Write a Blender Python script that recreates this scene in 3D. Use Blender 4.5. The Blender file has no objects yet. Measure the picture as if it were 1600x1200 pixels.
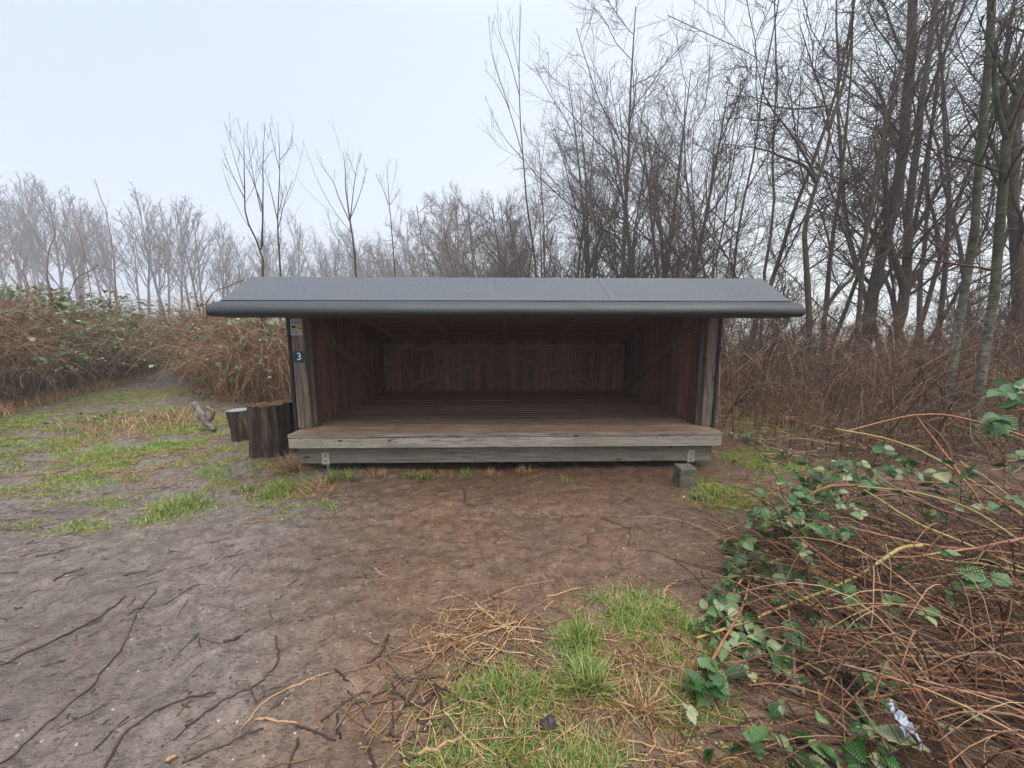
import bpy, math, random
import numpy as np
from mathutils import Vector, Matrix
rad = math.radians
SC = bpy.context.scene
COL = SC.collection

# ------------------------------------------------------------------ camera, world, sun, exposure
CAM_H, FPX = 1.5, 590.0
PITCH, YAW = rad(8.0), rad(-1.26)
cd = bpy.data.cameras.new('camera')
cam = bpy.data.objects.new('camera', cd); COL.objects.link(cam)
cam.location = (0, 0, CAM_H); cam.rotation_euler = (math.pi/2-PITCH, 0, YAW)
cd.sensor_width = 36; cd.lens = 36*FPX/1600; cd.clip_start = 0.02; cd.clip_end = 2000
SC.camera = cam

SUN_EL, SUN_ROT = rad(72), rad(150)
w = bpy.data.worlds.new('World'); SC.world = w; w.use_nodes = True
nt = w.node_tree; bg = nt.nodes['Background']
sky = nt.nodes.new('ShaderNodeTexSky'); sky.sky_type = 'NISHITA'; sky.sun_disc = False
sky.sun_elevation = SUN_EL; sky.sun_rotation = SUN_ROT; sky.dust_density = 4.0; sky.air_density = 1.0
hs = nt.nodes.new('ShaderNodeHueSaturation'); hs.inputs['Saturation'].default_value = 0.55
mx = nt.nodes.new('ShaderNodeMix'); mx.data_type = 'RGBA'; mx.inputs[0].default_value = 0.86
# even cloud layer over the clear sky, thinner towards the right
tc = nt.nodes.new('ShaderNodeTexCoord'); sx = nt.nodes.new('ShaderNodeSeparateXYZ'); cr0 = nt.nodes.new('ShaderNodeValToRGB')
mr = nt.nodes.new('ShaderNodeMath'); mr.operation = 'MULTIPLY_ADD'; mr.inputs[1].default_value = .5; mr.inputs[2].default_value = .5
nt.links.new(tc.outputs['Generated'], sx.inputs[0]); nt.links.new(sx.outputs[0], mr.inputs[0]); nt.links.new(mr.outputs[0], cr0.inputs[0])
cr0.color_ramp.elements[0].position = .15; cr0.color_ramp.elements[0].color = (.208, .250, .325, 1)
cr0.color_ramp.elements[1].position = .62; cr0.color_ramp.elements[1].color = (.262, .296, .338, 1)
vm = nt.nodes.new('ShaderNodeVectorMath'); vm.operation = 'SCALE'; vm.inputs['Scale'].default_value = 8.05
# an overcast sky is brightest overhead
crz = nt.nodes.new('ShaderNodeValToRGB'); nt.links.new(sx.outputs[2], crz.inputs[0])
crz.color_ramp.elements[0].position = .58; crz.color_ramp.elements[0].color = (1, 1, 1, 1)
crz.color_ramp.elements[1].position = .98; crz.color_ramp.elements[1].color = (2.3, 2.2, 2.05, 1)
vz = nt.nodes.new('ShaderNodeVectorMath'); vz.operation = 'MULTIPLY'
nt.links.new(cr0.outputs[0], vz.inputs[0]); nt.links.new(crz.outputs[0], vz.inputs[1]); nt.links.new(vz.outputs[0], vm.inputs[0]); nt.links.new(vm.outputs[0], mx.inputs[7])
nt.links.new(sky.outputs[0], hs.inputs['Color']); nt.links.new(hs.outputs[0], mx.inputs[6])
nt.links.new(mx.outputs[2], bg.inputs[0]); bg.inputs[1].default_value = 0.1

sd = bpy.data.lights.new('sun', 'SUN'); sd.energy = 1.3; sd.angle = rad(60); sd.color = (1, .93, .84)
so = bpy.data.objects.new('sun', sd); COL.objects.link(so)
so.rotation_euler = (math.pi/2-SUN_EL, 0, math.pi-SUN_ROT)
SC.view_settings.view_transform = 'Standard'; SC.view_settings.look = 'None'
SC.view_settings.exposure = 1.85; SC.view_settings.gamma = 1
SC.cycles.volume_bounces = 3; SC.cycles.max_bounces = 8
SC.cycles.use_denoising = True

# ------------------------------------------------------------------ photograph pixel -> place
_M = np.array((Matrix.Rotation(YAW, 3, 'Z') @ Matrix.Rotation(math.pi/2-PITCH, 3, 'X')))
_C = np.array([0, 0, CAM_H])
def ray(u, v): return _M @ np.array([(u-800)/FPX, -(v-600)/FPX, -1.])
def gp(u, v, z=0.0):
    d = ray(u, v); return _C + d*((z-CAM_H)/d[2])
def at(u, v, Y):
    d = ray(u, v); return _C + d*(Y/d[1])
def pxl(p):
    c = _M.T @ (np.array(p)-_C); return 800+FPX*c[0]/-c[2], 600-FPX*c[1]/-c[2]

# ------------------------------------------------------------------ noise
def _hash(i, j, s):
    h = np.sin(i*127.1 + j*311.7 + s*74.7)*43758.5453
    return h - np.floor(h)
def vnoise(x, y, s=0):
    x = np.asarray(x, float); y = np.asarray(y, float)
    i = np.floor(x); j = np.floor(y); fx = x-i; fy = y-j
    fx = fx*fx*(3-2*fx); fy = fy*fy*(3-2*fy)
    a = _hash(i, j, s); b = _hash(i+1, j, s); c = _hash(i, j+1, s); d = _hash(i+1, j+1, s)
    return (a*(1-fx)+b*fx)*(1-fy) + (c*(1-fx)+d*fx)*fy
def fbm(x, y, s=0, o=3):
    t = 0; a = .5; n = 0
    for k in range(o):
        t = t + a*vnoise(np.asarray(x)*2**k, np.asarray(y)*2**k, s+k*17); n += a; a *= .5
    return t/n
def sstep(a, b, x):
    t = np.clip((np.asarray(x, float)-a)/(b-a), 0, 1); return t*t*(3-2*t)

# ------------------------------------------------------------------ terrain shape
# foot of the bramble bank on the left, as distance by bearing from the clearing
_FOOT = [gp(u, v)[:2] for u, v in ((-900, 900), (-500, 760), (-250, 700), (0, 645), (110, 618), (190, 598), (238, 584), (262, 582), (300, 610), (350, 624), (440, 634))]
F_AZ = np.array([math.atan2(p[0], p[1]) for p in _FOOT]); F_R = np.array([math.hypot(p[0], p[1]) for p in _FOOT])
def bearing(x, y): return np.arctan2(x, np.maximum(y, 1e-3))
AZ = lambda u: math.atan2(*gp(u, 640)[:2])
def bank_d(x, y):
    """how far a point lies behind the foot of the bank (positive inside)"""
    x = np.asarray(x, float); y = np.asarray(y, float)
    return np.hypot(x, y)-np.interp(bearing(x, y), F_AZ, F_R)-300*(y < .5)
def height(x, y):
    x = np.asarray(x, float); y = np.asarray(y, float)
    d = bank_d(x, y)
    near = sstep(30, 12, np.hypot(x, y))
    h = .95*sstep(.3, 3.2, d)*sstep(AZ(470), AZ(300), bearing(x, y))*sstep(45, 22, np.hypot(x, y))
    h = h + near*(.05*(fbm(x*.7, y*.7, 3)-.5) + .035*(fbm(x*2.6, y*2.6, 9)-.5))
    # mud: ruts and clods, coarser on the left where it is trodden
    rough = .35+.65*sstep(1.2, -1.5, x+.5*(y-3))
    r = fbm(x*7+.4*y, y*11, 21, 3)
    h = h + near*rough*.045*(r-.5) + near*(.012*(fbm(x*24, y*28, 33, 3)-.5) + rough*.010*np.maximum(fbm((x*.8+y*.6)*14, (y*.8-x*.6)*34, 37, 2)-.5, 0))
    # the trodden hollow of the path on the left
    py = np.interp(x, [-12, -9.4, -6.6, -5, -2.5], [14, 10.3, 6.0, 3.9, 2.6])
    h = h - .05*np.exp(-((y-py)/.7)**2)*sstep(-2, -3.5, x)
    # drip line in front of the shelter
    dl = np.exp(-((y-2.98-.06*(fbm(x*1.5, 0*x, 5)-.5))/.06)**2)*sstep(-2.1, -1.6, x)*sstep(1.2, .7, x)
    h = h - .018*dl
    h = h + .035*sstep(3.3, 3.9, y)*sstep(7, 5, y)*sstep(-2.6, -1.8, x)*sstep(2.6, 2.0, x)*0
    return h
def hz(x, y): return float(height(np.array([x]), np.array([y]))[0])

def above(u, v, Y, clear=.02):
    """the place seen at (u,v) at depth Y, brought nearer where that would be under the ground"""
    p = at(u, v, Y)
    for _ in range(30):
        if p[2] >= hz(p[0], p[1])+clear: break
        Y *= .97; p = at(u, v, Y)
    return p

# ------------------------------------------------------------------ mesh helpers
RNG = np.random.default_rng(7)
def mesh_np(name, V, quads=None, tris=None, uv=None, col=None, smooth=True):
    V = np.asarray(V, np.float32).reshape(-1, 3)
    me = bpy.data.meshes.new(name)
    me.vertices.add(len(V)); me.vertices.foreach_set('co', V.ravel())
    loops = []; tot = []
    if quads is not None and len(quads): q = np.asarray(quads, np.int32).reshape(-1, 4); loops.append(q.ravel()); tot.append(np.full(len(q), 4, np.int32))
    if tris is not None and len(tris): t = np.asarray(tris, np.int32).reshape(-1, 3); loops.append(t.ravel()); tot.append(np.full(len(t), 3, np.int32))
    L = np.concatenate(loops); T = np.concatenate(tot); S = np.concatenate([[0], np.cumsum(T)[:-1]]).astype(np.int32)
    me.loops.add(len(L)); me.loops.foreach_set('vertex_index', L)
    me.polygons.add(len(T)); me.polygons.foreach_set('loop_start', S); me.polygons.foreach_set('loop_total', T)
    me.polygons.foreach_set('use_smooth', np.full(len(T), smooth))
    if uv is not None:
        l = me.uv_layers.new(name='uv'); l.data.foreach_set('uv', np.asarray(uv, np.float32)[L].ravel())
    if col is not None:
        a = me.attributes.new('mask', 'FLOAT_COLOR', 'POINT'); a.data.foreach_set('color', np.asarray(col, np.float32).ravel())
    me.update(calc_edges=True); me.validate()
    return me
def link(name, me, mat=None, parent=None):
    o = bpy.data.objects.new(name, me); COL.objects.link(o)
    if mat is not None and not me.materials: me.materials.append(mat)
    if parent is not None: o.parent = parent
    return o
def tag(o, label=None, cat=None, group=None, kind=None):
    for k, v in (('label', label), ('category', cat), ('group', group), ('kind', kind)):
        if v: o[k] = v
    return o
def empty(name, loc, label, cat, group=None, rz=0):
    o = bpy.data.objects.new(name, None); COL.objects.link(o)
    o.location = loc; o.rotation_euler = (0, 0, rz); o.empty_display_size = .1
    return tag(o, label, cat, group)
def part(name, me, mat, parent):
    """part whose mesh is in world space: moved into its thing's frame"""
    me.transform(Matrix.Translation(parent.location).inverted())
    return link(name, me, mat, parent)
def copy_tree(o, parent=None):
    c = o.copy(); COL.objects.link(c); c.parent = parent
    for ch in list(o.children): copy_tree(ch, c)
    return c

def tubes(P, R, S=3):
    """polylines P (N,K,3) with radii R (N,K) -> verts, quads"""
    P = np.asarray(P, float); R = np.asarray(R, float); N, K, _ = P.shape
    T = np.gradient(P, axis=1); T /= np.linalg.norm(T, axis=2, keepdims=True)+1e-9
    ref = np.where(np.abs(T[:, :1, 2:3]) > .9, np.array([[[1., 0, 0]]]), np.array([[[0, 0, 1.]]]))
    ref = np.broadcast_to(ref, T.shape)
    A = np.cross(T, ref); A /= np.linalg.norm(A, axis=2, keepdims=True)+1e-9
    B = np.cross(T, A)
    an = np.arange(S)*2*np.pi/S
    V = P[:, :, None, :] + R[:, :, None, None]*(A[:, :, None, :]*np.cos(an)[None, None, :, None] + B[:, :, None, :]*np.sin(an)[None, None, :, None])
    idx = np.arange(N*K*S).reshape(N, K, S)
    a = idx[:, :-1, :]; b = idx[:, 1:, :]
    q = np.stack([a, np.roll(a, -1, 2), np.roll(b, -1, 2), b], -1).reshape(-1, 4)
    return V.reshape(-1, 3), q
class Geo:
    def __init__(s): s.V = []; s.Q = []; s.T = []; s.U = []; s.n = 0
    def add(s, V, Q=None, T=None, U=None):
        V = np.asarray(V, float).reshape(-1, 3)
        if Q is not None and len(Q): s.Q.append(np.asarray(Q)+s.n)
        if T is not None and len(T): s.T.append(np.asarray(T)+s.n)
        s.V.append(V); s.n += len(V)
        s.U.append(U if U is not None else np.zeros((len(V), 2)))
        return s
    def tube(s, P, R, S=3):
        if len(P): s.add(*tubes(P, R, S))
        return s
    def rod(s, pts, rads, S=8, cap=True):
        pts = np.asarray(pts, float); V, q = tubes(pts[None], np.asarray(rads, float)[None], S)
        n = len(pts); T = []
        if cap:
            V = np.vstack([V, pts[0], pts[-1]]); c0 = len(V)-2
            for k in range(S):
                T.append([c0, (k+1) % S, k]); T.append([c0+1, (n-1)*S+k, (n-1)*S+(k+1) % S])
        return s.add(V, q, T)
    def box(s, x0, x1, y0, y1, z0, z1):
        V = [(x, y, z) for z in (z0, z1) for y in (y0, y1) for x in (x0, x1)]
        Q = [(0, 2, 3, 1), (4, 5, 7, 6), (0, 1, 5, 4), (2, 6, 7, 3), (0, 4, 6, 2), (1, 3, 7, 5)]
        return s.add(V, Q)
    def bar(s, a, b, wdt, thk, nrm):
        """board from a to b; wdt across, thk along nrm"""
        a = np.array(a, float); b = np.array(b, float); n = np.array(nrm, float)
        t = (b-a)/np.linalg.norm(b-a); c = np.cross(t, n); c /= np.linalg.norm(c)
        V = [p+c*wdt/2*i+n*thk*j for p in (a, b) for i, j in ((-1, 0), (1, 0), (1, 1), (-1, 1))]
        return s.add(V, [(0, 1, 2, 3), (7, 6, 5, 4), (0, 4, 5, 1), (1, 5, 6, 2), (2, 6, 7, 3), (3, 7, 4, 0)])
    def prism(s, prof, x0, x1):
        """profile of (y,z) points extruded along x (convex or simple: fan from ngon by triangles)"""
        n = len(prof); V = [(x, y, z) for x in (x0, x1) for y, z in prof]
        s.add(V, [(k, (k+1) % n, n+(k+1) % n, n+k) for k in range(n)])
        return s
    def mesh(s, name, smooth=False):
        return mesh_np(name, np.vstack(s.V), np.vstack(s.Q) if s.Q else None, np.vstack(s.T) if s.T else None, uv=np.vstack(s.U), smooth=smooth)
def fix_normals(me):
    import bmesh
    bm = bmesh.new(); bm.from_mesh(me); bmesh.ops.recalc_face_normals(bm, faces=bm.faces); bm.to_mesh(me); bm.free(); return me
def bevel(o, wd=.006, seg=2):
    m = o.modifiers.new('bevel', 'BEVEL'); m.width = wd; m.segments = seg; m.limit_method = 'ANGLE'; m.angle_limit = rad(35)
    return o
def spline(pts, n):
    """smooth polyline through pts (Catmull-Rom), n points"""
    p = np.asarray(pts, float); m = len(p)
    if m == 2: t = np.linspace(0, 1, n)[:, None]; return p[0]*(1-t)+p[1]*t
    q = np.vstack([2*p[0]-p[1], p, 2*p[-1]-p[-2]])
    t = np.linspace(0, m-1-1e-6, n); i = t.astype(int); f = (t-i)[:, None]
    a, b, c, d = q[i], q[i+1], q[i+2], q[i+3]
    return .5*(2*b+(c-a)*f+(2*a-5*b+4*c-d)*f*f+(3*b-a-3*c+d)*f**3)

# ------------------------------------------------------------------ materials
class N:
    def __init__(s, name, rough=.8, spec=.3):
        s.m = bpy.data.materials.new(name); s.m.use_nodes = True; s.t = s.m.node_tree
        s.b = s.t.nodes['Principled BSDF']; s.b.inputs['Roughness'].default_value = rough
        s.b.inputs['Specular IOR Level'].default_value = spec
        s.co = None
    def n(s, typ, **kw):
        o = s.t.nodes.new('ShaderNode'+typ)
        for k, v in kw.items(): setattr(o, k, v)
        return o
    def l(s, a, b): s.t.links.new(a, b)
    def set(s, sock, v):
        if hasattr(v, 'links'): s.l(v, sock)
        else: sock.default_value = v
    def coord(s, scale=(1, 1, 1), which='Object'):
        c = s.n('TexCoord'); m = s.n('Mapping'); m.inputs['Scale'].default_value = scale
        s.l(c.outputs[which], m.inputs[0]); return m.outputs[0]
    def noise(s, scale, detail=4, rough=.55, co=None, dist=0):
        t = s.n('TexNoise'); t.inputs['Scale'].default_value = scale; t.inputs['Detail'].default_value = detail
        t.inputs['Roughness'].default_value = rough; t.inputs['Distortion'].default_value = dist
        s.l(co if co is not None else s.coord(), t.inputs['Vector']); return t.outputs['Fac']
    def ramp(s, fac, stops, interp='LINEAR'):
        r = s.n('ValToRGB'); e = r.color_ramp; e.interpolation = interp
        while len(e.elements) < len(stops): e.elements.new(.5)
        for k, (p, c) in enumerate(stops):
            e.elements[k].position = p
            e.elements[k].color = (*(c if hasattr(c, '__len__') else (c, c, c)), 1)
        s.l(fac, r.inputs[0]); return r.outputs[0]
    def mix(s, f, a, b, mode='MIX'):
        m = s.n('Mix', data_type='RGBA', blend_type=mode); s.set(m.inputs[0], f)
        for k, v in ((6, a), (7, b)): s.set(m.inputs[k], v if hasattr(v, 'links') else (*v, 1))
        return m.outputs[2]
    def math(s, op, a, b=0.0):
        m = s.n('Math', operation=op); s.set(m.inputs[0], a); s.set(m.inputs[1], b); return m.outputs[0]
    def island(s):
        return s.n('NewGeometry').outputs['Random Per Island']
    def bump(s, hgt, strength=.4, dist=.01):
        b = s.n('Bump'); b.inputs['Strength'].default_value = strength; b.inputs['Distance'].default_value = dist
        s.l(hgt, b.inputs['Height']); s.l(b.outputs[0], s.b.inputs['Normal'])
    def color(s, c): s.set(s.b.inputs['Base Color'], c if hasattr(c, 'links') else (*c, 1)); return s
    def rough(s, r): s.set(s.b.inputs['Roughness'], r); return s

def wood_mat(name, axis, dark, mid, light, rough=.75, knots=True, green=None, isl=.35, scale=1.0):
    """weathered timber, grain along axis (0,1,2)"""
    m = N(name, rough, .25)
    sc = [38*scale]*3; sc[axis] = 1.6*scale
    co = m.coord(tuple(sc))
    isl_n = m.island()
    comb = m.n('CombineXYZ'); off = m.math('MULTIPLY', isl_n, 57.0)
    for k in range(3): m.l(off, comb.inputs[k])
    add = m.n('VectorMath', operation='ADD'); m.l(co, add.inputs[0]); m.l(comb.outputs[0], add.inputs[1])
    grain = m.noise(1.0, 6, .65, add.outputs[0], .6)
    sc2 = [s_*3 for s_ in sc]; fine = m.noise(1.0, 3, .6, m.coord(tuple(sc2)))
    blot = m.noise(2.2, 4, .6)
    c = m.ramp(grain, [(.25, dark), (.48, mid), (.72, light)])
    c = m.mix(m.ramp(fine, [(.35, 1), (.5, 0)]), c, dark)
    c = m.mix(m.math('MULTIPLY', m.ramp(blot, [(.35, 0), (.75, 1)]), .45), c, [x*.5 for x in mid])
    if green: c = m.mix(m.math('MULTIPLY', m.ramp(m.noise(1.4, 3), [(.42, 0), (.65, 1)]), .5), c, green)
    v = m.math('ADD', m.math('MULTIPLY', isl_n, isl*2), 1-isl)
    hv = m.n('HueSaturation'); m.l(c, hv.inputs['Color']); m.l(v, hv.inputs['Value']); c = hv.outputs[0]
    if knots:
        ks = [7.]*3; ks[axis] = 3.2
        vo = m.n('TexVoronoi'); vo.inputs['Scale'].default_value = 1.0; m.l(m.coord(tuple(ks)), vo.inputs['Vector'])
        c = m.mix(m.ramp(vo.outputs['Distance'], [(.05, .9), (.13, 0)]), c, [x*.35 for x in dark])
    m.color(c); m.bump(grain, .5, .004)
    return m.m

def plain(name, c, rough=.8, spec=.3, var=.3, scale=8, bump=.2, metal=0):
    m = N(name, rough, spec); f = m.noise(scale, 5)
    m.color(m.mix(m.ramp(f, [(.3, 0), (.7, 1)]), [x*(1-var) for x in c], [min(1, x*(1+var)) for x in c]))
    m.b.inputs['Metallic'].default_value = metal
    if bump: m.bump(m.noise(scale*6, 4), bump, .004)
    return m.m

MAT = {}
MAT['post'] = wood_mat('weathered_post_wood', 2, (.07, .05, .038), (.25, .19, .15), (.46, .39, .32))
MAT['stud'] = wood_mat('brown_stud_wood', 2, (.05, .035, .025), (.14, .10, .075), (.22, .165, .12))
MAT['board'] = wood_mat('grey_front_board', 0, (.10, .08, .06), (.35, .315, .26), (.53, .485, .41), green=(.29, .275, .20), isl=.1)
MAT['beam'] = wood_mat('grey_green_beam', 0, (.075, .066, .055), (.20, .178, .142), (.29, .26, .205), green=(.16, .152, .115), isl=.1)
MAT['deck'] = wood_mat('brown_deck_boards', 0, (.08, .048, .034), (.33, .22, .155), (.54, .39, .29), .5, isl=.25)
MAT['nosing'] = wood_mat('weathered_nosing', 0, (.07, .05, .04), (.27, .215, .17), (.42, .36, .29), isl=.1)
MAT['wall_in'] = wood_mat('red_brown_wall_boards', 2, (.06, .026, .018), (.24, .11, .072), (.38, .215, .145), isl=.32)
MAT['brace'] = wood_mat('brown_brace_wood', 0, (.09, .048, .033), (.26, .145, .10), (.40, .25, .18), isl=.2)
MAT['black'] = plain('black_painted_boards', (.022, .024, .028), .6, .3, .35, 12, .3)
MAT['bracket'] = plain('pale_bracket', (.30, .29, .24), .6, .3, .25, 40, .1)
MAT['screw'] = plain('dull_screw', (.35, .34, .30), .4, .5, .1, 50, 0, .8)
MAT['concrete'] = plain('mossy_concrete', (.105, .098, .075), .9, .2, .35, 9, .5)

def felt(name='roofing_felt', k_=1.0):
    m = N(name, .5, .55)
    g = m.noise(75, 4, .85); l = m.noise(1.3, 5, .6); mo = m.noise(16, 5, .7)
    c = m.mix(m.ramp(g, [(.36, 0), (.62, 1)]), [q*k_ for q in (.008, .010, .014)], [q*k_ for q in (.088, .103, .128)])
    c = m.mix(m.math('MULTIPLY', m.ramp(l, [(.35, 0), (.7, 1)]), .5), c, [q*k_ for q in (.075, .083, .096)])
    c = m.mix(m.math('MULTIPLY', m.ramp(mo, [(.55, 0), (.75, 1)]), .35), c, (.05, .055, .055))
    m.color(c); m.rough(m.ramp(l, [(.3, .42), (.7, .62)])); m.bump(m.noise(140, 2, .7), .6, .004)
    return m.m
MAT['felt'] = felt(); MAT['felt_edge'] = felt('darkened_nose_felt', .28)  # second is the same felt in darker colours, for the rolled nose

def ground_mat():
    m = N('wet_mud', .5, .5)
    at_ = m.n('Attribute', attribute_name='mask'); sep = m.n('SeparateColor'); m.l(at_.outputs['Color'], sep.inputs[0])
    grass, litter, field = sep.outputs[0], sep.outputs[1], sep.outputs[2]
    warm = at_.outputs['Alpha']
    a = m.noise(1.1, 6, .6); b = m.noise(9, 8, .70, dist=.4); c = m.noise(42, 5, .72); d = m.noise(150, 3, .6)
    grey = m.mix(m.ramp(b, [(.3, 0), (.72, 1)]), (.066, .054, .047), (.250, .212, .192))
    brown = m.mix(m.ramp(b, [(.3, 0), (.72, 1)]), (.058, .033, .020), (.225, .132, .080))
    col = m.mix(warm, grey, brown)
    col = m.mix(m.math('MULTIPLY', m.ramp(c, [(.52, 0), (.66, 1)]), .55), col, (.035, .024, .018))
    col = m.mix(m.math('MULTIPLY', m.ramp(a, [(.45, 0), (.62, 1)]), .5), col, (.07, .05, .04))
    fl = m.n('Mapping'); fl.inputs['Rotation'].default_value = (0, 0, rad(-28)); fl.inputs['Scale'].default_value = (38, 120, 60); m.l(m.coord(), fl.inputs[0])
    fn = m.noise(1.0, 4, .7, fl.outputs[0], .5)
    col = m.mix(m.math('MULTIPLY', m.ramp(fn, [(.54, 0), (.62, 1)]), .8), col, (.028, .020, .016))
    fp = m.noise(1.3, 4, .7, fl.outputs[0], .5); col = m.mix(m.math('MULTIPLY', m.ramp(fp, [(.62, 0), (.72, 1)]), .45), col, (.40, .33, .28))
    sp = m.ramp(d, [(.72, 0), (.78, 1)]); col = m.mix(m.math('MULTIPLY', sp, .35), col, (.36, .29, .23))
    # chips and grit: small voronoi cells of their own colour
    vo = m.n('TexVoronoi'); vo.inputs['Scale'].default_value = 55; m.l(m.coord(), vo.inputs['Vector'])
    hsv = m.n('SeparateColor'); m.l(vo.outputs['Color'], hsv.inputs[0])
    pick = m.math('MULTIPLY', m.ramp(hsv.outputs[0], [(.90, 0), (.91, 1)]), m.ramp(vo.outputs['Distance'], [(.22, 1), (.34, 0)]))
    col = m.mix(m.math('MULTIPLY', pick, .8), col, m.ramp(hsv.outputs[1], [(0, (.02, .018, .017)), (.55, (.10, .075, .06)), (.8, (.33, .22, .15)), (1, (.5, .46, .42))]))
    gcol = m.mix(m.ramp(c, [(.35, 0), (.65, 1)]), (.05, .05, .02), (.15, .15, .06))
    gm = m.math('MULTIPLY', grass, m.ramp(b, [(.40, .15), (.60, 1)])); col = m.mix(m.math('MULTIPLY', gm, .55), col, gcol)
    lcol = m.mix(m.ramp(c, [(.35, 0), (.65, 1)]), (.018, .012, .008), (.095, .062, .042))
    col = m.mix(litter, col, lcol)
    col = m.mix(field, col, m.mix(m.ramp(a, [(.3, 0), (.7, 1)]), (.32, .33, .16), (.42, .40, .24)))
    m.color(col)
    r = m.ramp(m.noise(3.2, 6), [(.36, .10), (.48, .25), (.65, .44)]); m.rough(r)
    hb = m.math('ADD', m.math('MULTIPLY', b, 1.0), m.math('ADD', m.math('MULTIPLY', c, .4), m.math('MULTIPLY', d, .15)))
    m.bump(hb, .8, .03)
    return m.m
MAT['ground'] = ground_mat()

def strand(name, stops, rough=.7, spec=.25, bscale=60, trans=0):
    """colour by strand, with a little mottling"""
    m = N(name, rough, spec); c = m.ramp(m.island(), stops)
    c = m.mix(m.math('MULTIPLY', m.ramp(m.noise(bscale, 3), [(.4, 0), (.7, 1)]), .45), c, [x*.5 for x in stops[0][1]])
    m.color(c); return m.m
MAT['grass'] = strand('green_grass', [(0, (.045, .095, .010)), (.45, (.10, .19, .022)), (.7, (.19, .27, .045)), (.8, (.31, .26, .11)), (1, (.44, .31, .17))], .5, .35)
MAT['turf'] = strand('short_turf', [(0, (.07, .13, .012)), (.55, (.16, .25, .025)), (.85, (.28, .34, .06)), (1, (.38, .31, .13))], .55, .3)
MAT['straw'] = strand('dry_straw', [(0, (.14, .07, .03)), (.4, (.26, .145, .068)), (.8, (.42, .27, .14)), (1, (.55, .41, .25))], .7, .25)
MAT['dead_cane'] = strand('dead_cane', [(0, (.022, .011, .008)), (.35, (.065, .030, .018)), (.65, (.16, .072, .038)), (.87, (.29, .15, .075)), (1, (.44, .29, .17))], .65, .3)
MAT['brush'] = strand('brushwood', [(0, (.04, .022, .015)), (.4, (.10, .055, .035)), (.75, (.20, .115, .07)), (1, (.36, .25, .15))], .75, .2)
MAT['brushred'] = strand('bank_stems', [(0, (.07, .04, .027)), (.35, (.17, .095, .06)), (.65, (.29, .17, .10)), (1, (.48, .35, .22))], .75, .2)
MAT['stick'] = strand('wet_sticks', [(0, (.022, .015, .012)), (.5, (.055, .036, .026)), (.8, (.14, .08, .05)), (1, (.30, .19, .11))], .55, .35)
MAT['stick_pale'] = strand('pale_stick', [(0, (.26, .14, .07)), (1, (.40, .26, .15))], .6, .3)
MAT['stick_dark'] = strand('dark_stick', [(0, (.04, .026, .02)), (1, (.075, .048, .034))], .5, .35)

MAT['bankmix'] = strand('straw_and_red_stems', [(0, (.09, .045, .03)), (.4, (.20, .10, .06)), (.7, (.34, .19, .105)), (1, (.52, .38, .24))], .75, .2)
def cane_mat(name, c1, c2, c3):
    m = N(name, .45, .4)
    f = m.noise(2.3, 3); c = m.ramp(f, [(.3, c1), (.5, c2), (.7, c3)])
    c = m.mix(m.math('MULTIPLY', m.ramp(m.noise(45, 4), [(.45, 0), (.65, 1)]), .5), c, [x*.45 for x in c1])
    m.color(c); m.bump(m.noise(120, 3), .3, .002); return m.m
MAT['cane_red'] = cane_mat('red_bramble_cane', (.17, .055, .035), (.28, .11, .055), (.32, .19, .085))
MAT['cane_green'] = cane_mat('olive_bramble_cane', (.22, .19, .06), (.31, .25, .09), (.33, .17, .075))
MAT['cane_brown'] = cane_mat('brown_bramble_cane', (.12, .06, .038), (.21, .11, .06), (.34, .22, .13))

def leaf_mat(name, stops, wet=.3):
    m = N(name, wet, .45)
    c = m.ramp(m.island(), stops, 'LINEAR')
    uv = m.n('TexCoord'); sep = m.n('SeparateXYZ'); m.l(uv.outputs['UV'], sep.inputs[0])
    u = m.math('ABSOLUTE', m.math('SUBTRACT', sep.outputs[0], .5))
    ph = m.math('SUBTRACT', m.math('MULTIPLY', sep.outputs[1], 48.), m.math('MULTIPLY', u, 40.))
    vein = m.math('MAXIMUM', m.ramp(m.math('SINE', ph), [(.90, 0), (1., 1)]), m.ramp(u, [(.0, 1), (.035, 0)]))
    c2 = m.mix(m.math('MULTIPLY', vein, .35), c, (.22, .27, .12))
    c2 = m.mix(m.math('MULTIPLY', m.ramp(m.noise(55, 3), [(.5, 0), (.72, 1)]), .35), c2, (.02, .035, .014))
    m.color(c2); m.bump(m.math('SINE', ph), .35, .003)
    m.b.inputs['Subsurface Weight'].default_value = 0
    tr = m.n('BsdfTranslucent'); m.l(c2, tr.inputs[0]); mxs = m.n('MixShader'); mxs.inputs[0].default_value = .18
    out = m.t.nodes['Material Output']; m.l(m.b.outputs[0], mxs.inputs[1]); m.l(tr.outputs[0], mxs.inputs[2]); m.l(mxs.outputs[0], out.inputs[0])
    return m.m
MAT['leaf'] = leaf_mat('bramble_leaf', [(0, (.010, .045, .008)), (.38, (.024, .09, .016)), (.62, (.055, .14, .032)), (.78, (.13, .20, .085)), (.88, (.20, .25, .13)), (.95, (.30, .33, .17)), (.985, (.28, .28, .13)), (1, (.14, .035, .02))])
MAT['leaf_far'] = leaf_mat('bank_leaf', [(0, (.022, .06, .018)), (.5, (.055, .115, .035)), (.8, (.12, .19, .065)), (.92, (.25, .30, .14)), (1, (.42, .44, .30))], .32)
MAT['leaf_dead'] = strand('dead_leaf', [(0, (.06, .032, .02)), (.5, (.14, .08, .045)), (.85, (.24, .15, .085)), (1, (.38, .28, .18))], .7)
MAT['leaf_pale'] = leaf_mat('pale_leaf_underside', [(0, (.22, .25, .13)), (1, (.31, .34, .20))], .6)

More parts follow.
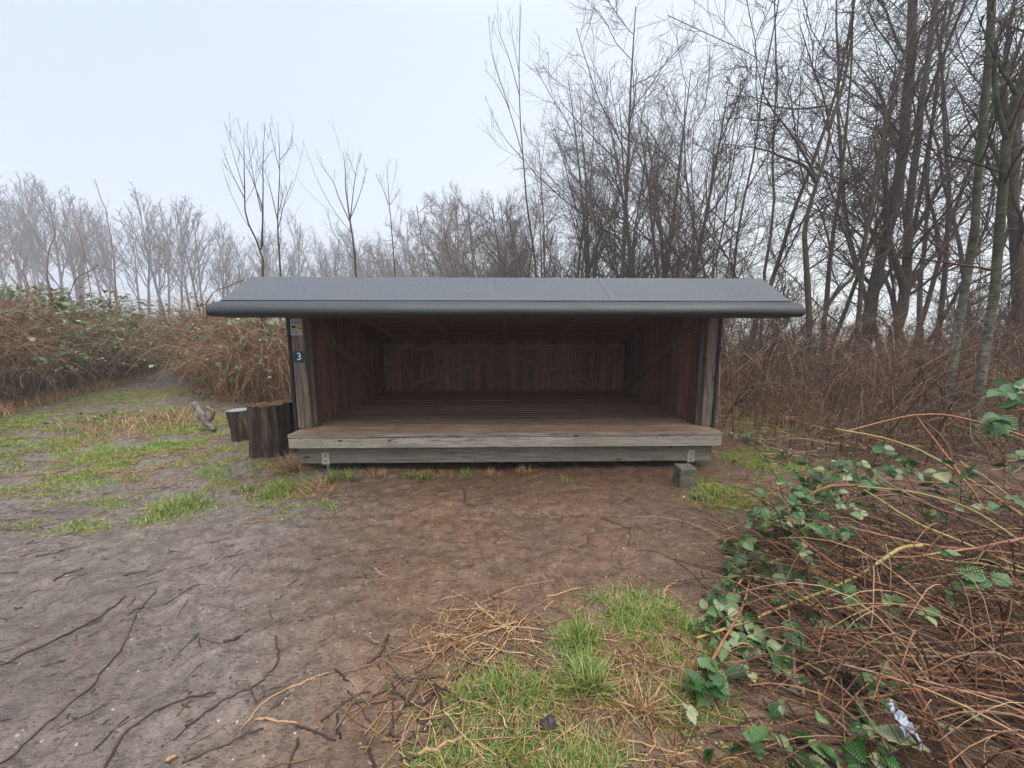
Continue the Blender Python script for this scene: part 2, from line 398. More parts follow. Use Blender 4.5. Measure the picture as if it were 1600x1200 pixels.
def bark(name, c1, c2, c3, lichen=None, scale=14):
    m = N(name, .85, .2)
    f = m.noise(1.0, 5, .65, m.coord((scale*2.2, scale*2.2, scale*.45)), .5); g = m.noise(3.0, 4)
    c = m.ramp(f, [(.28, c1), (.5, c2), (.74, c3)])
    if lichen: c = m.mix(m.math('MULTIPLY', m.ramp(g, [(.45, 0), (.68, 1)]), .6), c, lichen)
    m.color(c); m.bump(f, .7, .012); return m.m
MAT['bark'] = bark('grey_brown_bark', (.022, .014, .010), (.062, .043, .032), (.14, .105, .08), (.07, .068, .036))
MAT['bark_far'] = bark('far_bark', (.045, .037, .036), (.075, .064, .06), (.11, .095, .088), None, 4)
MAT['twig'] = strand('twigs', [(0, (.026, .014, .010)), (.5, (.058, .032, .023)), (1, (.115, .07, .048))], .8, .2)
MAT['twig_tan'] = strand('tan_twigs', [(0, (.05, .034, .024)), (.5, (.105, .073, .05)), (1, (.19, .135, .09))], .8, .2)
def birch():
    m = N('mottled_pale_bark', .75, .25)
    z = m.n('SeparateXYZ'); m.l(m.coord(), z.inputs[0])
    base = m.mix(m.ramp(m.noise(16, 5, .6), [(.35, 0), (.65, 1)]), (.055, .055, .036), (.24, .23, .175))
    up = m.mix(m.ramp(m.noise(12, 4), [(.35, 0), (.65, 1)]), (.022, .023, .012), (.085, .084, .052))
    c = m.mix(m.ramp(m.math('ADD', m.math('MULTIPLY', z.outputs[2], .22), m.math('MULTIPLY', m.noise(3, 4), .35)), [(.45, 0), (.75, 1)]), base, up)
    len_ = m.noise(1.0, 3, .5, m.coord((14, 14, 95)))
    c = m.mix(m.ramp(len_, [(.54, 0), (.62, .9)]), c, (.02, .022, .018))
    c = m.mix(m.math('MULTIPLY', m.ramp(m.noise(5, 3), [(.55, 0), (.7, 1)]), .5), c, (.09, .10, .05))
    m.color(c); m.bump(len_, .5, .006); return m.m
MAT['birch'] = birch()

# ------------------------------------------------------------------ vegetation masks (ground plan)
def blobs(x, y, L):
    r = np.zeros_like(np.asarray(x, float))
    for u, v, ru, rv, a in L:
        c = gp(u, v); e = gp(u+ru, v); f = gp(u, v-rv)
        rx = abs(e[0]-c[0]); ry = abs(f[1]-c[1])
        r = np.maximum(r, a*np.exp(-(((x-c[0])/rx)**2+((y-c[1])/ry)**2)))
    return r
TURF = [(60, 690, 120, 18, .75), (150, 655, 110, 14, .9), (210, 618, 60, 10, .8), (240, 700, 110, 22, 1.), (180, 735, 120, 14, .9), (290, 668, 70, 18, .7), (40, 760, 70, 10, .7),
        (330, 735, 80, 20, .55), (390, 740, 60, 22, .8), (270, 790, 50, 16, .8), (100, 815, 70, 10, .5), (430, 765, 40, 16, .9), (490, 795, 35, 8, .8), (150, 780, 60, 8, .5),
        (1130, 775, 40, 18, .9), (1190, 720, 60, 18, .6), (1180, 655, 60, 14, .9), (1240, 760, 50, 20, .5)]
NEAR = [(905, 1000, 35, 20, .9), (915, 1075, 60, 35, 1.), (800, 1080, 60, 45, .9), (720, 1090, 60, 40, .6), (1010, 965, 60, 30, .9), (1070, 1010, 45, 35, .7), (930, 945, 40, 12, .5),
        (830, 1180, 90, 40, .9), (920, 1180, 60, 40, .9), (700, 1180, 40, 30, .6), (990, 1110, 30, 25, .4), (1100, 1120, 60, 60, .35)]
def m_turf(x, y): return blobs(x, y, TURF)
def m_near(x, y): return blobs(x, y, NEAR)

# ------------------------------------------------------------------ ground
def axis_pts(a, b, step, lo, hi, g=1.12):
    mid = np.arange(a, b, step); out = [mid]
    s = step; p = b; r = []
    while p < hi: r.append(p); s *= g; p += s
    s = step; q = a; l = []
    while q > lo: s *= g; q -= s; l.append(max(q, lo))
    return np.concatenate([np.array(l[::-1]), mid, np.array(r), [hi]])
xs = axis_pts(-5.0, 3.2, .018, -175, 175, 1.07); ys = axis_pts(.8, 5.4, .016, -60, 190, 1.06)
X, Y = np.meshgrid(xs, ys); Z = height(X, Y)
nx, ny = len(xs), len(ys)
idx = np.arange(nx*ny).reshape(ny, nx)
quads = np.stack([idx[:-1, :-1], idx[:-1, 1:], idx[1:, 1:], idx[1:, :-1]], -1).reshape(-1, 4)
gm = np.clip(np.maximum(m_turf(X, Y)*.9, m_near(X, Y)*.35), 0, 1)
gm = np.maximum(gm, .6*sstep(.2, -1.2, bank_d(X, Y))*sstep(-1.8, -1.0, bank_d(X, Y))*(X < -4))
rightwood = sstep(2.5, 3.4, X-.25*(Y-4))*sstep(3.8, 5.0, Y+.35*(X-3))
rightbr = sstep(1.0, 1.7, X-.12*(Y-1))*sstep(3.4, 2.6, Y)
lit = np.clip(np.maximum.reduce([sstep(.0, .8, bank_d(X, Y))*(X < -2), rightwood*.9, rightbr*.75, .9*sstep(6.7, 7.4, Y)*sstep(-3.5, -2.5, X)]), 0, 1)
lit = lit*(.55+.45*fbm(X*1.3, Y*1.3, 55)) * np.clip(1-m_turf(X, Y)*.8, 0, 1)
fld = sstep(13, 17, Y-.2*X+ 3*(fbm(X*.2, Y*.2, 8)-.5))*sstep(3, 7, X)
warm = np.clip(sstep(-2.2, -.6, X+.25*(Y-3)+1.2*(fbm(X*.9, Y*.9, 71)-.5)) , .22, 1)
colr = np.stack([gm, lit*(1-fld), fld, warm], -1).reshape(-1, 4)
go = link('ground', mesh_np('ground', np.stack([X, Y, Z], -1).reshape(-1, 3), quads, col=colr), MAT['ground'])
tag(go, 'trodden wet brown mud clearing in front of the shelter', 'ground', kind='structure')

# ------------------------------------------------------------------ shelter
YB, YF, YBK = 3.86, 4.12, 6.78      # front board face, post face, back wall
ZD = .43
XL, XR = -2.15, 2.19                # inner faces of the cladding
E0 = at(320, 496, 3.42); E1 = at(1260, 496, 3.42)
RX0, RX1 = E0[0], E1[0]
ZE = at(790, 494, 3.42)[2]          # underside of the eave
YS = 3.585
ZS = at(790, 471, YS)[2]            # seam above the rolled nose
YR = 4.08; ZR = at(790, 433.5, YR)[2]
sh = empty('lean_to_shelter', (0, YB, 0), 'low open-fronted wooden shelter with black felt roof and raised plank deck', 'shelter')
def sp(name, geo, mat, bv=.004, smooth=False, parent=sh):
    me = geo.mesh(name, smooth); fix_normals(me)
    if parent is sh: o = part(name, me, MAT[mat], sh)
    else:
        me.transform(Matrix.Translation(sh.location).inverted()); o = link(name, me, MAT[mat], parent)
    if bv: bevel(o, bv)
    return o
sl = (ZR-ZS)/(YR-YS)
TH = .085
def roof_under(y):
    if y <= YR: return ZS+sl*(y-YS)-TH
    return ZR-TH-(y-YR)*SB
YE = 7.12; ZBACK = 1.30; SB = (ZR-TH-ZBACK)/(YE-YR)
# outer skin: rounded nose, front slope, ridge, back slope
hn = ZS-ZE
nose = [(3.52, ZE-.002), (3.455, ZE), (3.428, ZE+.10*hn), (3.420, ZE+.24*hn), (3.424, ZE+.42*hn), (3.442, ZE+.62*hn), (3.478, ZE+.80*hn), (3.53, ZE+.925*hn)]
prof = [(3.56, ZE+.006)]+nose+[(YS, ZS), (YR-.03, ZR-.006), (YR+.03, ZR-.004), (YE, ZBACK+TH), (YE, ZBACK), (YR, ZR-TH), (3.60, roof_under(3.60)-.02)]
def roof_geo():
    xs_ = np.concatenate([[RX0], np.linspace(RX0+.03, RX1-.03, 30), [RX1]])
    n = len(prof); V = []; G = Geo()
    yc = np.mean([p[0] for p in prof]); zc = np.mean([p[1] for p in prof])
    for i, x in enumerate(xs_):
        end = 1 if i in (0, len(xs_)-1) else 0
        for k, (y, z) in enumerate(prof):
            zz = z + .004*(vnoise(x*2.2, y*3, 4)-.5)*2
            V.append((x, y, zz - (.012 if end and 9 < k < n-3 else 0)))
    Q = [(i*n+k, i*n+(k+1) % n, (i+1)*n+(k+1) % n, (i+1)*n+k) for i in range(len(xs_)-1) for k in range(n)]
    G.add(V, Q)
    return G, n, len(xs_)
G, n_, m_ = roof_geo()
me = G.mesh('roof')
import bmesh
bm = bmesh.new(); bm.from_mesh(me); bm.verts.ensure_lookup_table()
for base in (0, (m_-1)*n_):
    bm.faces.new([bm.verts[base+k] for k in range(n_)])
bmesh.ops.recalc_face_normals(bm, faces=bm.faces)
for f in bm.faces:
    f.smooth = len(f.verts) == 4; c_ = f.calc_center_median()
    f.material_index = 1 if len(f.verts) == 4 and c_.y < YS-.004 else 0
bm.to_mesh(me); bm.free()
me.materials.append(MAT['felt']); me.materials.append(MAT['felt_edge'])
roof = part('roof', me, MAT['felt'], sh)
bevel(roof, .02, 3); roof.modifiers['bevel'].angle_limit = rad(60)
# lap of the lower felt strip and the vertical joints
G = Geo(); G.bar((RX0+.03, YS+.022, ZS+sl*.022+.002), (RX1-.03, YS+.022, ZS+sl*.022+.002), .04, .006, (0, -sl/math.hypot(1, sl), 1/math.hypot(1, sl)))
lap = sp('felt_lap', G, 'felt', 0, parent=roof)
for u, v in ((766, 455), (948, 450)):
    p = at(u, v, 3.8); x = p[0]; G = Geo()
    nn = (0, -sl/math.hypot(1, sl), 1/math.hypot(1, sl))
    G.bar((x+.02, YS+.045, ZS+sl*.045+.001), (x-.012, YR-.03, ZR-.0085), .05, .003, nn)
    sp('felt_joint', G, 'felt', 0, parent=roof)
# ceiling boards under the felt (dark), front soffit batten
G = Geo()
for k in range(9):
    y0 = 3.60+k*(YR-3.60)/9; y1 = 3.60+(k+1)*(YR-3.60)/9-.006
    G.add([(x, y, roof_under(y)-d) for x in (RX0+.08, RX1-.08) for y, d in ((y0, .024), (y1, .024), (y1, .003), (y0, .003))], [(0, 1, 2, 3), (7, 6, 5, 4), (0, 4, 5, 1), (1, 5, 6, 2), (2, 6, 7, 3), (3, 7, 4, 0)])
for k in range(26):
    y0 = YR+.01+k*(YE-.06-YR)/26; y1 = YR+.01+(k+1)*(YE-.06-YR)/26-.006
    G.add([(x, y, roof_under(y)-d) for x in (RX0+.08, RX1-.08) for y, d in ((y0, .024), (y1, .024), (y1, .003), (y0, .003))], [(0, 1, 2, 3), (7, 6, 5, 4), (0, 4, 5, 1), (1, 5, 6, 2), (2, 6, 7, 3), (3, 7, 4, 0)])
sp('ceiling', G, 'wall_in', 0)
G = Geo(); G.box(RX0+.07, RX1-.07, 3.57, 3.60, ZE-.010, ZE+.055); sp('eave_batten', G, 'stud')
# header beam and rafters inside
G = Geo(); G.box(XL, XR, YF+.02, YF+.14, 1.66, 1.80); sp('header_beam', G, 'brace')
for x in np.linspace(XL+.35, XR-.35, 5):
    G = Geo(); z0 = roof_under(YR+.1)-.03; z1 = roof_under(YBK-.03)-.03
    G.add([(xx, y, z) for xx in (x-.03, x+.03) for y, z in ((YR+.12, z0), (YR+.12, z0-.12), (YBK-.04, z1-.10), (YBK-.04, z1))], [(0, 1, 2, 3), (7, 6, 5, 4), (0, 4, 5, 1), (1, 5, 6, 2), (2, 6, 7, 3), (3, 7, 4, 0)])
    sp('rafter', G, 'brace')
# deck boards run across
G = Geo(); yb = np.linspace(YB+.05, YBK, 24)
for k in range(23):
    G.box(XL-.02 if k > 4 else -2.245, XR+.02 if k > 4 else 2.325, yb[k], yb[k+1]-.007, ZD-.032, ZD+.003*(random.Random(k).random()-.5))
dk = sp('deck', G, 'deck', .003)
G = Geo(); G.box(-2.248, 2.328, YB-.006, YB+.045, ZD-.034, ZD+.004); sp('deck_nosing', G, 'nosing', .006)
G = Geo(); G.box(-2.245, 2.325, YB, YB+.04, .283, ZD-.038); fb = sp('front_board', G, 'board', .004)
G = Geo(); G.box(-2.19, 2.27, YB+.075, YB+.17, .092, .282); bmo = sp('floor_beam', G, 'beam', .005)
G = Geo(); G.box(-2.19, 2.27, YBK-.3, YBK-.2, .092, .282); sp('floor_beam', G, 'beam', .005)
for u in (509, 1079):
    p = at(u, 716, YB+.073); x = p[0]
    G = Geo(); G.box(x-.04, x+.04, YB+.067, YB+.0745, .085, .215); b_ = sp('bracket', G, 'bracket', .001)
    for q in (.12, .18):
        G = Geo(); G.rod([(x, YB+.067, q), (x, YB+.061, q)], [.008, .006], 8); sp('screw_head', G, 'stick_dark', 0, parent=b_)
    G = Geo(); G.rod([(x, YB+.12, -.05), (x, YB+.12, .091)], [.02, .02], 8); sp('support_pin', G, 'screw', 0)
# nail heads on the front board: dark dots are part of it
rn = random.Random(3)
for k in range(34):
    x = rn.uniform(-2.2, 2.28); z = rn.choice([.31, .345, .36, .375])+rn.uniform(-.01, .01)
    G = Geo(); G.rod([(x, YB+.001, z), (x, YB-.0015, z)], [.007, .006], 7); sp('nail_head', G, 'stick_dark', 0, parent=fb)
for k in range(9):
    x = rn.uniform(-2.0, 2.1); z = rn.uniform(.14, .25)
    G = Geo(); G.rod([(x, YB+.076, z), (x, YB+.0735, z)], [.006, .005], 7); sp('nail_head', G, 'stick_dark', 0, parent=bmo)
# posts
for s_, u0, u1 in ((-1, 462, 486), (1, 1096, 1121)):
    xa = at(u0, 668, YF)[0]; xb = at(u1, 668, YF)[0]
    if s_ < 0: xa = max(xa, -2.275)
    else: xb = min(xb, 2.35)
    G = Geo(); G.box(xa, xb, YF, YF+.14, ZD+.0045, roof_under(YF)-.028); po = sp('post', G, 'post', .006)
    x2 = (xb+.002, xb+.05) if s_ < 0 else (xa-.05, xa-.002)
    G = Geo(); G.box(x2[0], x2[1], YF+.045, YF+.15, ZD+.0045, roof_under(YF+.06)-.03); sp('inner_stud', G, 'stud', .004)
    if s_ < 0: PLX, PRX = xa, xb
    G = Geo(); x3 = (xa-.034, xa-.004) if s_ < 0 else (xb+.004, xb+.034)
    G.box(x3[0], x3[1], YF-.01, YF+.10, .22, roof_under(YF)-.03); sp('corner_trim', G, 'black', .003)
# side walls: vertical boards following the roof, black outside
def side_wall(x_in, sgn):
    G = Geo(); K = 20; ye = np.linspace(YF+.16, YBK, K+1)
    for k in range(K):
        y0, y1 = ye[k], ye[k+1]-.006
        t0, t1 = roof_under(y0)-.028, roof_under(y1)-.028
        xa, xb = sorted((x_in, x_in+sgn*.022))
        G.add([(x, y, z) for x in (xa, xb) for y, z in ((y0, ZD-.05), (y1, ZD-.05), (y1, t1), (y0, t0))], [(0, 1, 2, 3), (7, 6, 5, 4), (0, 4, 5, 1), (1, 5, 6, 2), (2, 6, 7, 3), (3, 7, 4, 0)])
    o = sp('side_wall', G, 'wall_in', .002)
    G = Geo(); ye = np.linspace(YF+.102, YBK+.05, 8)
    for k in range(7):
        y0, y1 = ye[k], ye[k+1]-.004
        t0, t1 = roof_under(y0)-.03, roof_under(y1)-.03
        xa, xb = sorted((x_in+sgn*.115, x_in+sgn*.14))
        G.add([(x, y, z) for x in (xa, xb) for y, z in ((y0, .15), (y1, .15), (y1, t1), (y0, t0))], [(0, 1, 2, 3), (7, 6, 5, 4), (0, 4, 5, 1), (1, 5, 6, 2), (2, 6, 7, 3), (3, 7, 4, 0)])
    sp('outer_cladding', G, 'black', .003, parent=o)
    G = Geo(); xi = x_in-sgn*.003
    G.bar((xi, YF+.25, 1.52), (xi, YBK-.15, ZD+.08), .095, .04, (-sgn, 0, 0)); sp('side_brace', G, 'brace', .004)
    return o
side_wall(XL-.001, -1); side_wall(XR+.001, 1)
# back wall
G = Geo(); bx = np.linspace(XL, XR, 41)
for k in range(40): G.box(bx[k], bx[k+1]-.005, YBK, YBK+.022, ZD-.05, roof_under(YBK)-.028)
bw = sp('back_wall', G, 'wall_in', .002)
G = Geo(); G.box(XL-.05, XR+.05, YBK+.026, YBK+.05, .15, roof_under(YBK+.05)-.03); sp('outer_cladding', G, 'black', .003, parent=bw)
G = Geo(); G.box(XL+.03, XR-.03, YBK-.05, YBK-.004, 1.16, 1.27); sp('top_rail', G, 'brace')
G = Geo(); G.box(XL+.03, XL+.13, YBK-.05, YBK-.004, ZD+.004, 1.155); sp('back_post', G, 'brace')
G = Geo(); G.box(XR-.13, XR-.03, YBK-.05, YBK-.004, ZD+.004, 1.155); sp('back_post', G, 'brace')
xm = (XL+XR)/2
for s_ in (-1, 1):
    G = Geo(); G.bar((xm+s_*.06, YBK-.004, 1.10), (xm+s_*1.75, YBK-.004, ZD+.09), .09, .04, (0, -1, 0)); sp('back_brace', G, 'brace')

# crumbs of litter on the deck
G = Geo(); rn2 = random.Random(8)
cr = tag(link('paper_scrap', None) if False else bpy.data.objects.new('paper_scrap', None), 'small pale crumpled scrap lying on the shadowed deck', 'litter')
p = gp(593, 632, ZD); G = Geo()
for k in range(7):
    a = rn2.uniform(0, 6.28); b = rn2.uniform(0, 6.28); r = .016
    G.add([(0, 0, .008), (r*math.cos(a), r*math.sin(a), .004+.01*rn2.random()), (r*math.cos(b), r*math.sin(b), .004+.01*rn2.random())], None, [(0, 1, 2)])
MAT['paper'] = plain('white_paper', (.36, .39, .46), .6, .3, .08, 20, .1)
o = link('paper_scrap', G.mesh('paper_scrap'), MAT['paper']); o.location = (p[0], p[1], ZD+.003); tag(o, 'small pale crumpled scrap lying on the shadowed deck', 'litter')

# number plate and notice on the left post
MAT['plate'] = plain('dark_green_plate', (.006, .035, .042), .35, .4, .1, 20, 0)
MAT['white'] = plain('white_lettering', (.80, .82, .82), .5, .3, .03, 20, 0)
MAT['notice'] = plain('faded_notice_paper', (.50, .53, .50), .5, .35, .12, 30, 0)
MAT['n_dark'] = plain('notice_dark_green', (.03, .035, .028), .5, .3, .2, 60, 0)
MAT['n_yellow'] = plain('notice_yellow', (.62, .36, .05), .5, .3, .3, 60, 0)
MAT['n_blue'] = plain('notice_blue_grey', (.22, .29, .33), .5, .3, .2, 60, 0)
MAT['n_text'] = plain('notice_grey_print', (.13, .14, .15), .6, .3, .3, 120, 0)
yf = YF-.001
c0 = at(464.3, 557.5, YF); hw = .062
ns = empty('number_sign', (PLX+.074, yf, c0[2]), 'small square dark sign reading 3 screwed to the left post', 'sign')
G = Geo(); G.box(-hw, hw, -.004, 0, -hw, hw); bevel(link('plate', fix_normals(G.mesh('plate')), MAT['plate'], ns), .002)
fc = bpy.data.curves.new('digit', 'FONT'); fc.body = '3'; fc.size = .112; fc.align_x = 'CENTER'; fc.align_y = 'CENTER'; fc.extrude = .0008; fc.offset = .0012
tmp = bpy.data.objects.new('digit', fc); COL.objects.link(tmp)
dg = bpy.context.evaluated_depsgraph_get(); tm = bpy.data.meshes.new_from_object(tmp.evaluated_get(dg)); bpy.data.objects.remove(tmp)
tm.transform(Matrix.Translation((0, -.0055, 0)) @ Matrix.Rotation(math.pi/2, 4, 'X')); link('digit', tm, MAT['white'], ns)
for a in (-1, 1):
    for b in (-1, 1):
        G = Geo(); G.rod([(a*.052, -.004, b*.052), (a*.052, -.007, b*.052)], [.0045, .0035], 8); link('screw', G.mesh('screw'), MAT['screw'], ns)
t0 = at(451.0, 499, YF); t1 = at(470.5, 524, YF); cx, cz = (t0[0]+t1[0])/2, (t0[2]+t1[2])/2; ww, hh = (t1[0]-t0[0])/2, (t0[2]-t1[2])/2
cx = PLX+.006+ww
nn_ = empty('notice', (cx, yf, cz), 'faded pale notice with yellow picture pinned at the top of the left post', 'notice')
G = Geo(); G.box(-ww, ww, -.003, 0, -hh, hh); link('sheet', fix_normals(G.mesh('sheet')), MAT['notice'], nn_)
def nb(name, x0, x1, z0, z1, mat, d=.0036):
    G = Geo(); G.box(x0*ww, x1*ww, -d-.0004, -d+.0002, z0*hh, z1*hh); link(name, fix_normals(G.mesh(name)), MAT[mat], nn_)
nb('header', -.85, .8, .42, .85, 'n_blue'); nb('picture_dark', -.8, .85, -.12, .22, 'n_dark'); nb('picture_yellow', -.1, .82, -.08, .30, 'n_yellow', .0046); nb('picture_dark', .45, .95, -.22, -.12, 'n_dark', .0046)
G = Geo()
for k in range(6):
    z = -.32-.1*k; G.box(-.8*ww, (.1+.6*((k*37) % 7)/7)*ww, -.0042, -.0034, (z-.022)*hh, (z+.022)*hh)
link('print_lines', fix_normals(G.mesh('print_lines')), MAT['n_text'], nn_)

# concrete footing
p = gp(1076, 764); G = Geo()
fx = p[0]; G.box(-.085, .085, 0, .17, -.12, .0)
q = at(1076, 733, p[1])[2]
G = Geo(); G.add([(-.095, -.005, -.15), (.095, -.005, -.15), (.095, .18, -.15), (-.095, .18, -.15), (-.08, .01, q), (.08, .01, q), (.08, .165, q), (-.08, .165, q)], [(0, 3, 2, 1), (4, 5, 6, 7), (0, 1, 5, 4), (1, 2, 6, 5), (2, 3, 7, 6), (3, 0, 4, 7)])
o = link('footing_block', fix_normals(G.mesh('footing_block')), MAT['concrete']); o.location = (fx, p[1], 0); bevel(o, .012, 2)
tag(o, 'grey mossy concrete footing block under the right end of the deck beam', 'footing')

# ------------------------------------------------------------------ stumps and driftwood
def stump_mat(name, c1, c2, c3, char=.5):
    m = N(name, .75, .3)
    f = m.noise(1.0, 5, .6, m.coord((16, 16, 1.6)), .6); g = m.noise(3.0, 4)
    c = m.ramp(f, [(.3, c1), (.52, c2), (.72, c3)])
    c = m.mix(m.math('MULTIPLY', m.ramp(g, [(.42, 0), (.62, 1)]), char), c, (.018, .015, .013))
    m.color(c); m.bump(f, .9, .02); return m.m
MAT['stump'] = stump_mat('charred_stump_side', (.014, .010, .008), (.045, .031, .022), (.20, .13, .08))
MAT['stump_top'] = stump_mat('rotten_stump_top', (.05, .03, .018), (.14, .075, .04), (.22, .12, .06), .3)
def endgrain():
    m = N('grey_end_grain', .6, .35)
    v = m.n('TexWave', wave_type='RINGS', rings_direction='Z'); v.inputs['Scale'].default_value = 14; v.inputs['Distortion'].default_value = 3
    m.l(m.coord(), v.inputs['Vector'])
    m.color(m.mix(v.outputs['Fac'], (.14, .145, .155), (.27, .28, .30))); return m.m
MAT['endgrain'] = endgrain()
def stump(name, loc, r, h, label, lean, topmat, seed, rag):
    e = empty(name, loc, label, 'stump'); rg = np.random.default_rng(seed)
    S, K = 84, 14; an = np.arange(S)*2*np.pi/S
    lob = 1+.075*np.sin(an*3+seed)+.05*np.sin(an*5+1)+.03*np.sin(an*13+2*seed)+.03*rg.standard_normal(S)-.12*np.exp(-(((an-4.4) % 6.28)/.09)**2)-.10*np.exp(-(((an-5.2) % 6.28)/.07)**2)
    V = []
    for k in range(K):
        t = k/(K-1); flare = 1+.10*(1-t)**3-.04*t
        top = (rag*(.9*np.cos(an+.6)+.5*np.sin(an*2+1)+.4*rg.standard_normal(S)) if k == K-1 else 0)
        lo = lob*(1+.012*rg.standard_normal(S)+.03*(fbm(an*6, np.full(S, t*2.), seed)-.5))
        V.append(np.stack([r*lo*flare*np.cos(an)+lean[0]*t, r*lo*flare*np.sin(an)+lean[1]*t, np.full(S, -.08+(h+.08)*t)+top], -1))
    V = np.vstack(V); idx = np.arange(S*K).reshape(K, S)
    q = np.stack([idx[:-1], np.roll(idx[:-1], -1, 1), np.roll(idx[1:], -1, 1), idx[1:]], -1).reshape(-1, 4)
    G = Geo(); G.add(V, q); link('bark_side', G.mesh('bark_side', True), MAT['stump'], e)
    rings = []; ring0 = V[-S:]; c = ring0.mean(0)
    for k in range(5):
        f = 1-k/5; rr_ = c+(ring0-c)*f; rr_[:, 2] = c[2]+(ring0[:, 2]-c[2])*f+rag*1.2*rg.standard_normal(S)*(k > 0)*f-.002*(k > 0); rings.append(rr_)
    W = np.vstack(rings+[c[None]]); idx = np.arange(S*5).reshape(5, S)
    q = np.stack([idx[:-1], np.roll(idx[:-1], -1, 1), np.roll(idx[1:], -1, 1), idx[1:]], -1).reshape(-1, 4)
    t = np.stack([idx[-1], np.roll(idx[-1], -1), np.full(S, S*5)], -1)
    G = Geo(); G.add(W, q, t); link('top_face', G.mesh('top_face', True), MAT[topmat], e)
    return e
p = gp(421, 716); Ys = p[1]+.16; sc_ = at(421, 630, Ys)
stump('chopping_stump', (sc_[0], Ys+.05, hz(sc_[0], Ys)), .235, sc_[2]-.02, 'broad dark charred stump with rotten reddish top beside the left post', (.0, .0), 'stump_top', 3, .022)
p = gp(372, 690); Y2 = p[1]+.1; s2 = at(375, 640, Y2)
stump('cut_log', (s2[0]+.06, Y2, hz(s2[0], Y2)), .14, s2[2]-.01, 'narrow upright log with smooth grey sawn top behind the charred stump', (-.075, 0), 'endgrain', 8, .001)
# driftwood root
def lowpoly_root():
    base = gp(327, 672); Yd = base[1]
    A = [at(u, v, Yd-k*.04) for k, (u, v) in enumerate([(304, 631), (311, 640), (317, 652), (324, 663), (336, 673)])]
    B = [at(u, v, Yd-.05) for u, v in [(322, 661), (330, 654), (334, 646), (331, 640), (321, 636)]]
    e = empty('driftwood_root', (base[0], Yd, 0), 'forked silvery grey piece of driftwood lying left of the stumps', 'driftwood')
    rg = np.random.default_rng(4)
    G = Geo(); P = spline(A, 14)+rg.standard_normal((14, 3))*.006; G.rod(P, np.interp(np.linspace(0, 1, 14), [0, .2, .6, 1], [.045, .05, .045, .03])*(1+.15*rg.standard_normal(14)), 9); part('main_limb', G.mesh('main_limb', True), MAT['drift'], e)
    G = Geo(); P = spline(B, 10)+rg.standard_normal((10, 3))*.004; G.rod(P, np.linspace(.035, .022, 10)*(1+.1*rg.standard_normal(10)), 8); part('side_limb', G.mesh('side_limb', True), MAT['drift'], e)
MAT['drift'] = bark('silver_driftwood', (.045, .036, .03), (.14, .12, .11), (.28, .26, .25), (.10, .055, .03), 10)
lowpoly_root()

# ------------------------------------------------------------------ branch growth
def kids(P, R, n, t0, t1, L, ang, up, wig, K, rk, rtip, rg, Lfall=.6, Lref=None):
    """n children along each polyline of P (N,K,3)"""
    Np, Kp, _ = P.shape; M = Np*n
    pi = np.repeat(np.arange(Np), n)
    t = t0+(t1-t0)*((np.tile(np.arange(n), Np)+rg.random(M))/n)
    f = t*(Kp-1); i = np.minimum(f.astype(int), Kp-2); fr = (f-i)[:, None]
    b = P[pi, i]*(1-fr)+P[pi, i+1]*fr; T = P[pi, i+1]-P[pi, i]; T /= np.linalg.norm(T, axis=1, keepdims=True)+1e-9
    pr = R[pi, i]*(1-fr[:, 0])+R[pi, i+1]*fr[:, 0]
    v = rg.standard_normal((M, 3)); v -= (v*T).sum(1, keepdims=True)*T; v /= np.linalg.norm(v, axis=1, keepdims=True)+1e-9
    a = rad(ang)*(.7+.6*rg.random(M))[:, None]
    d = T*np.cos(a)+v*np.sin(a)
    plen = np.linalg.norm(np.diff(P, axis=1), axis=2).sum(1)[pi] if Lref is None else Lref
    ln = L*plen*(1-Lfall*(t-t0)/(t1-t0+1e-9))*(.6+.8*rg.random(M))
    out = np.zeros((M, K, 3)); out[:, 0] = b; st = (ln/(K-1))[:, None]
    for k in range(1, K):
        d = d+np.array([0, 0, up])+wig*rg.standard_normal((M, 3)); d /= np.linalg.norm(d, axis=1, keepdims=True)
        out[:, k] = out[:, k-1]+d*st
    r0 = np.maximum(pr*rk, rtip*1.1)
    rr_ = r0[:, None]*(1-np.linspace(0, 1, K))+rtip*np.linspace(0, 1, K)
    return out, rr_
def stem_line(rg, base, h, lean, wig, K):
    """one wandering upright stem"""
    d = np.array([lean[0], lean[1], 1.]); P = [np.array(base, float)]
    for k in range(K-1):
        d = d+np.array([wig*rg.standard_normal(), wig*rg.standard_normal(), .06]); dd = d/np.linalg.norm(d)
        P.append(P[-1]+dd*h/(K-1))
    return np.array(P)
def flare(P, r0, r1, p=.8):
    K = len(P); t = np.linspace(0, 1, K)
    r = r0+(r1-r0)*t**p; r[0] *= 1.25; r[1:2] *= 1.06; return r
def grow(stems, radii, spec, rg, S0=7):
    """stems (list of (K,3)); spec: list of kids() settings. Returns trunk mesh and crown mesh geometry"""
    tr = Geo(); cr_ = Geo()
    P = np.array(stems); R = np.array(radii); tr.tube(P, R, S0)
    for lv, s in enumerate(spec):
        src = (P, R)
        P, R = kids(P, R, rg=rg, **s)
        (cr_).tube(P, R, 5 if lv == 0 and S0 > 5 else 3)
        if lv == 0 and len(src[0]) and False: pass
    return tr, cr_
def sp_(n, t0, t1, L, ang, up, wig, K, rk, rtip, **k): return dict(n=n, t0=t0, t1=t1, L=L, ang=ang, up=up, wig=wig, K=K, rk=rk, rtip=rtip, **k)

def tree_thing(name, loc, label, cat, group, tr, cr_, bark_='bark', twig='twig', rz=0):
    e = empty(name, loc, label, cat, group, rz)
    link('trunk', tr.mesh('trunk', True), MAT[bark_], e)
    link('crown', cr_.mesh('crown', True), MAT[twig], e)
    return e

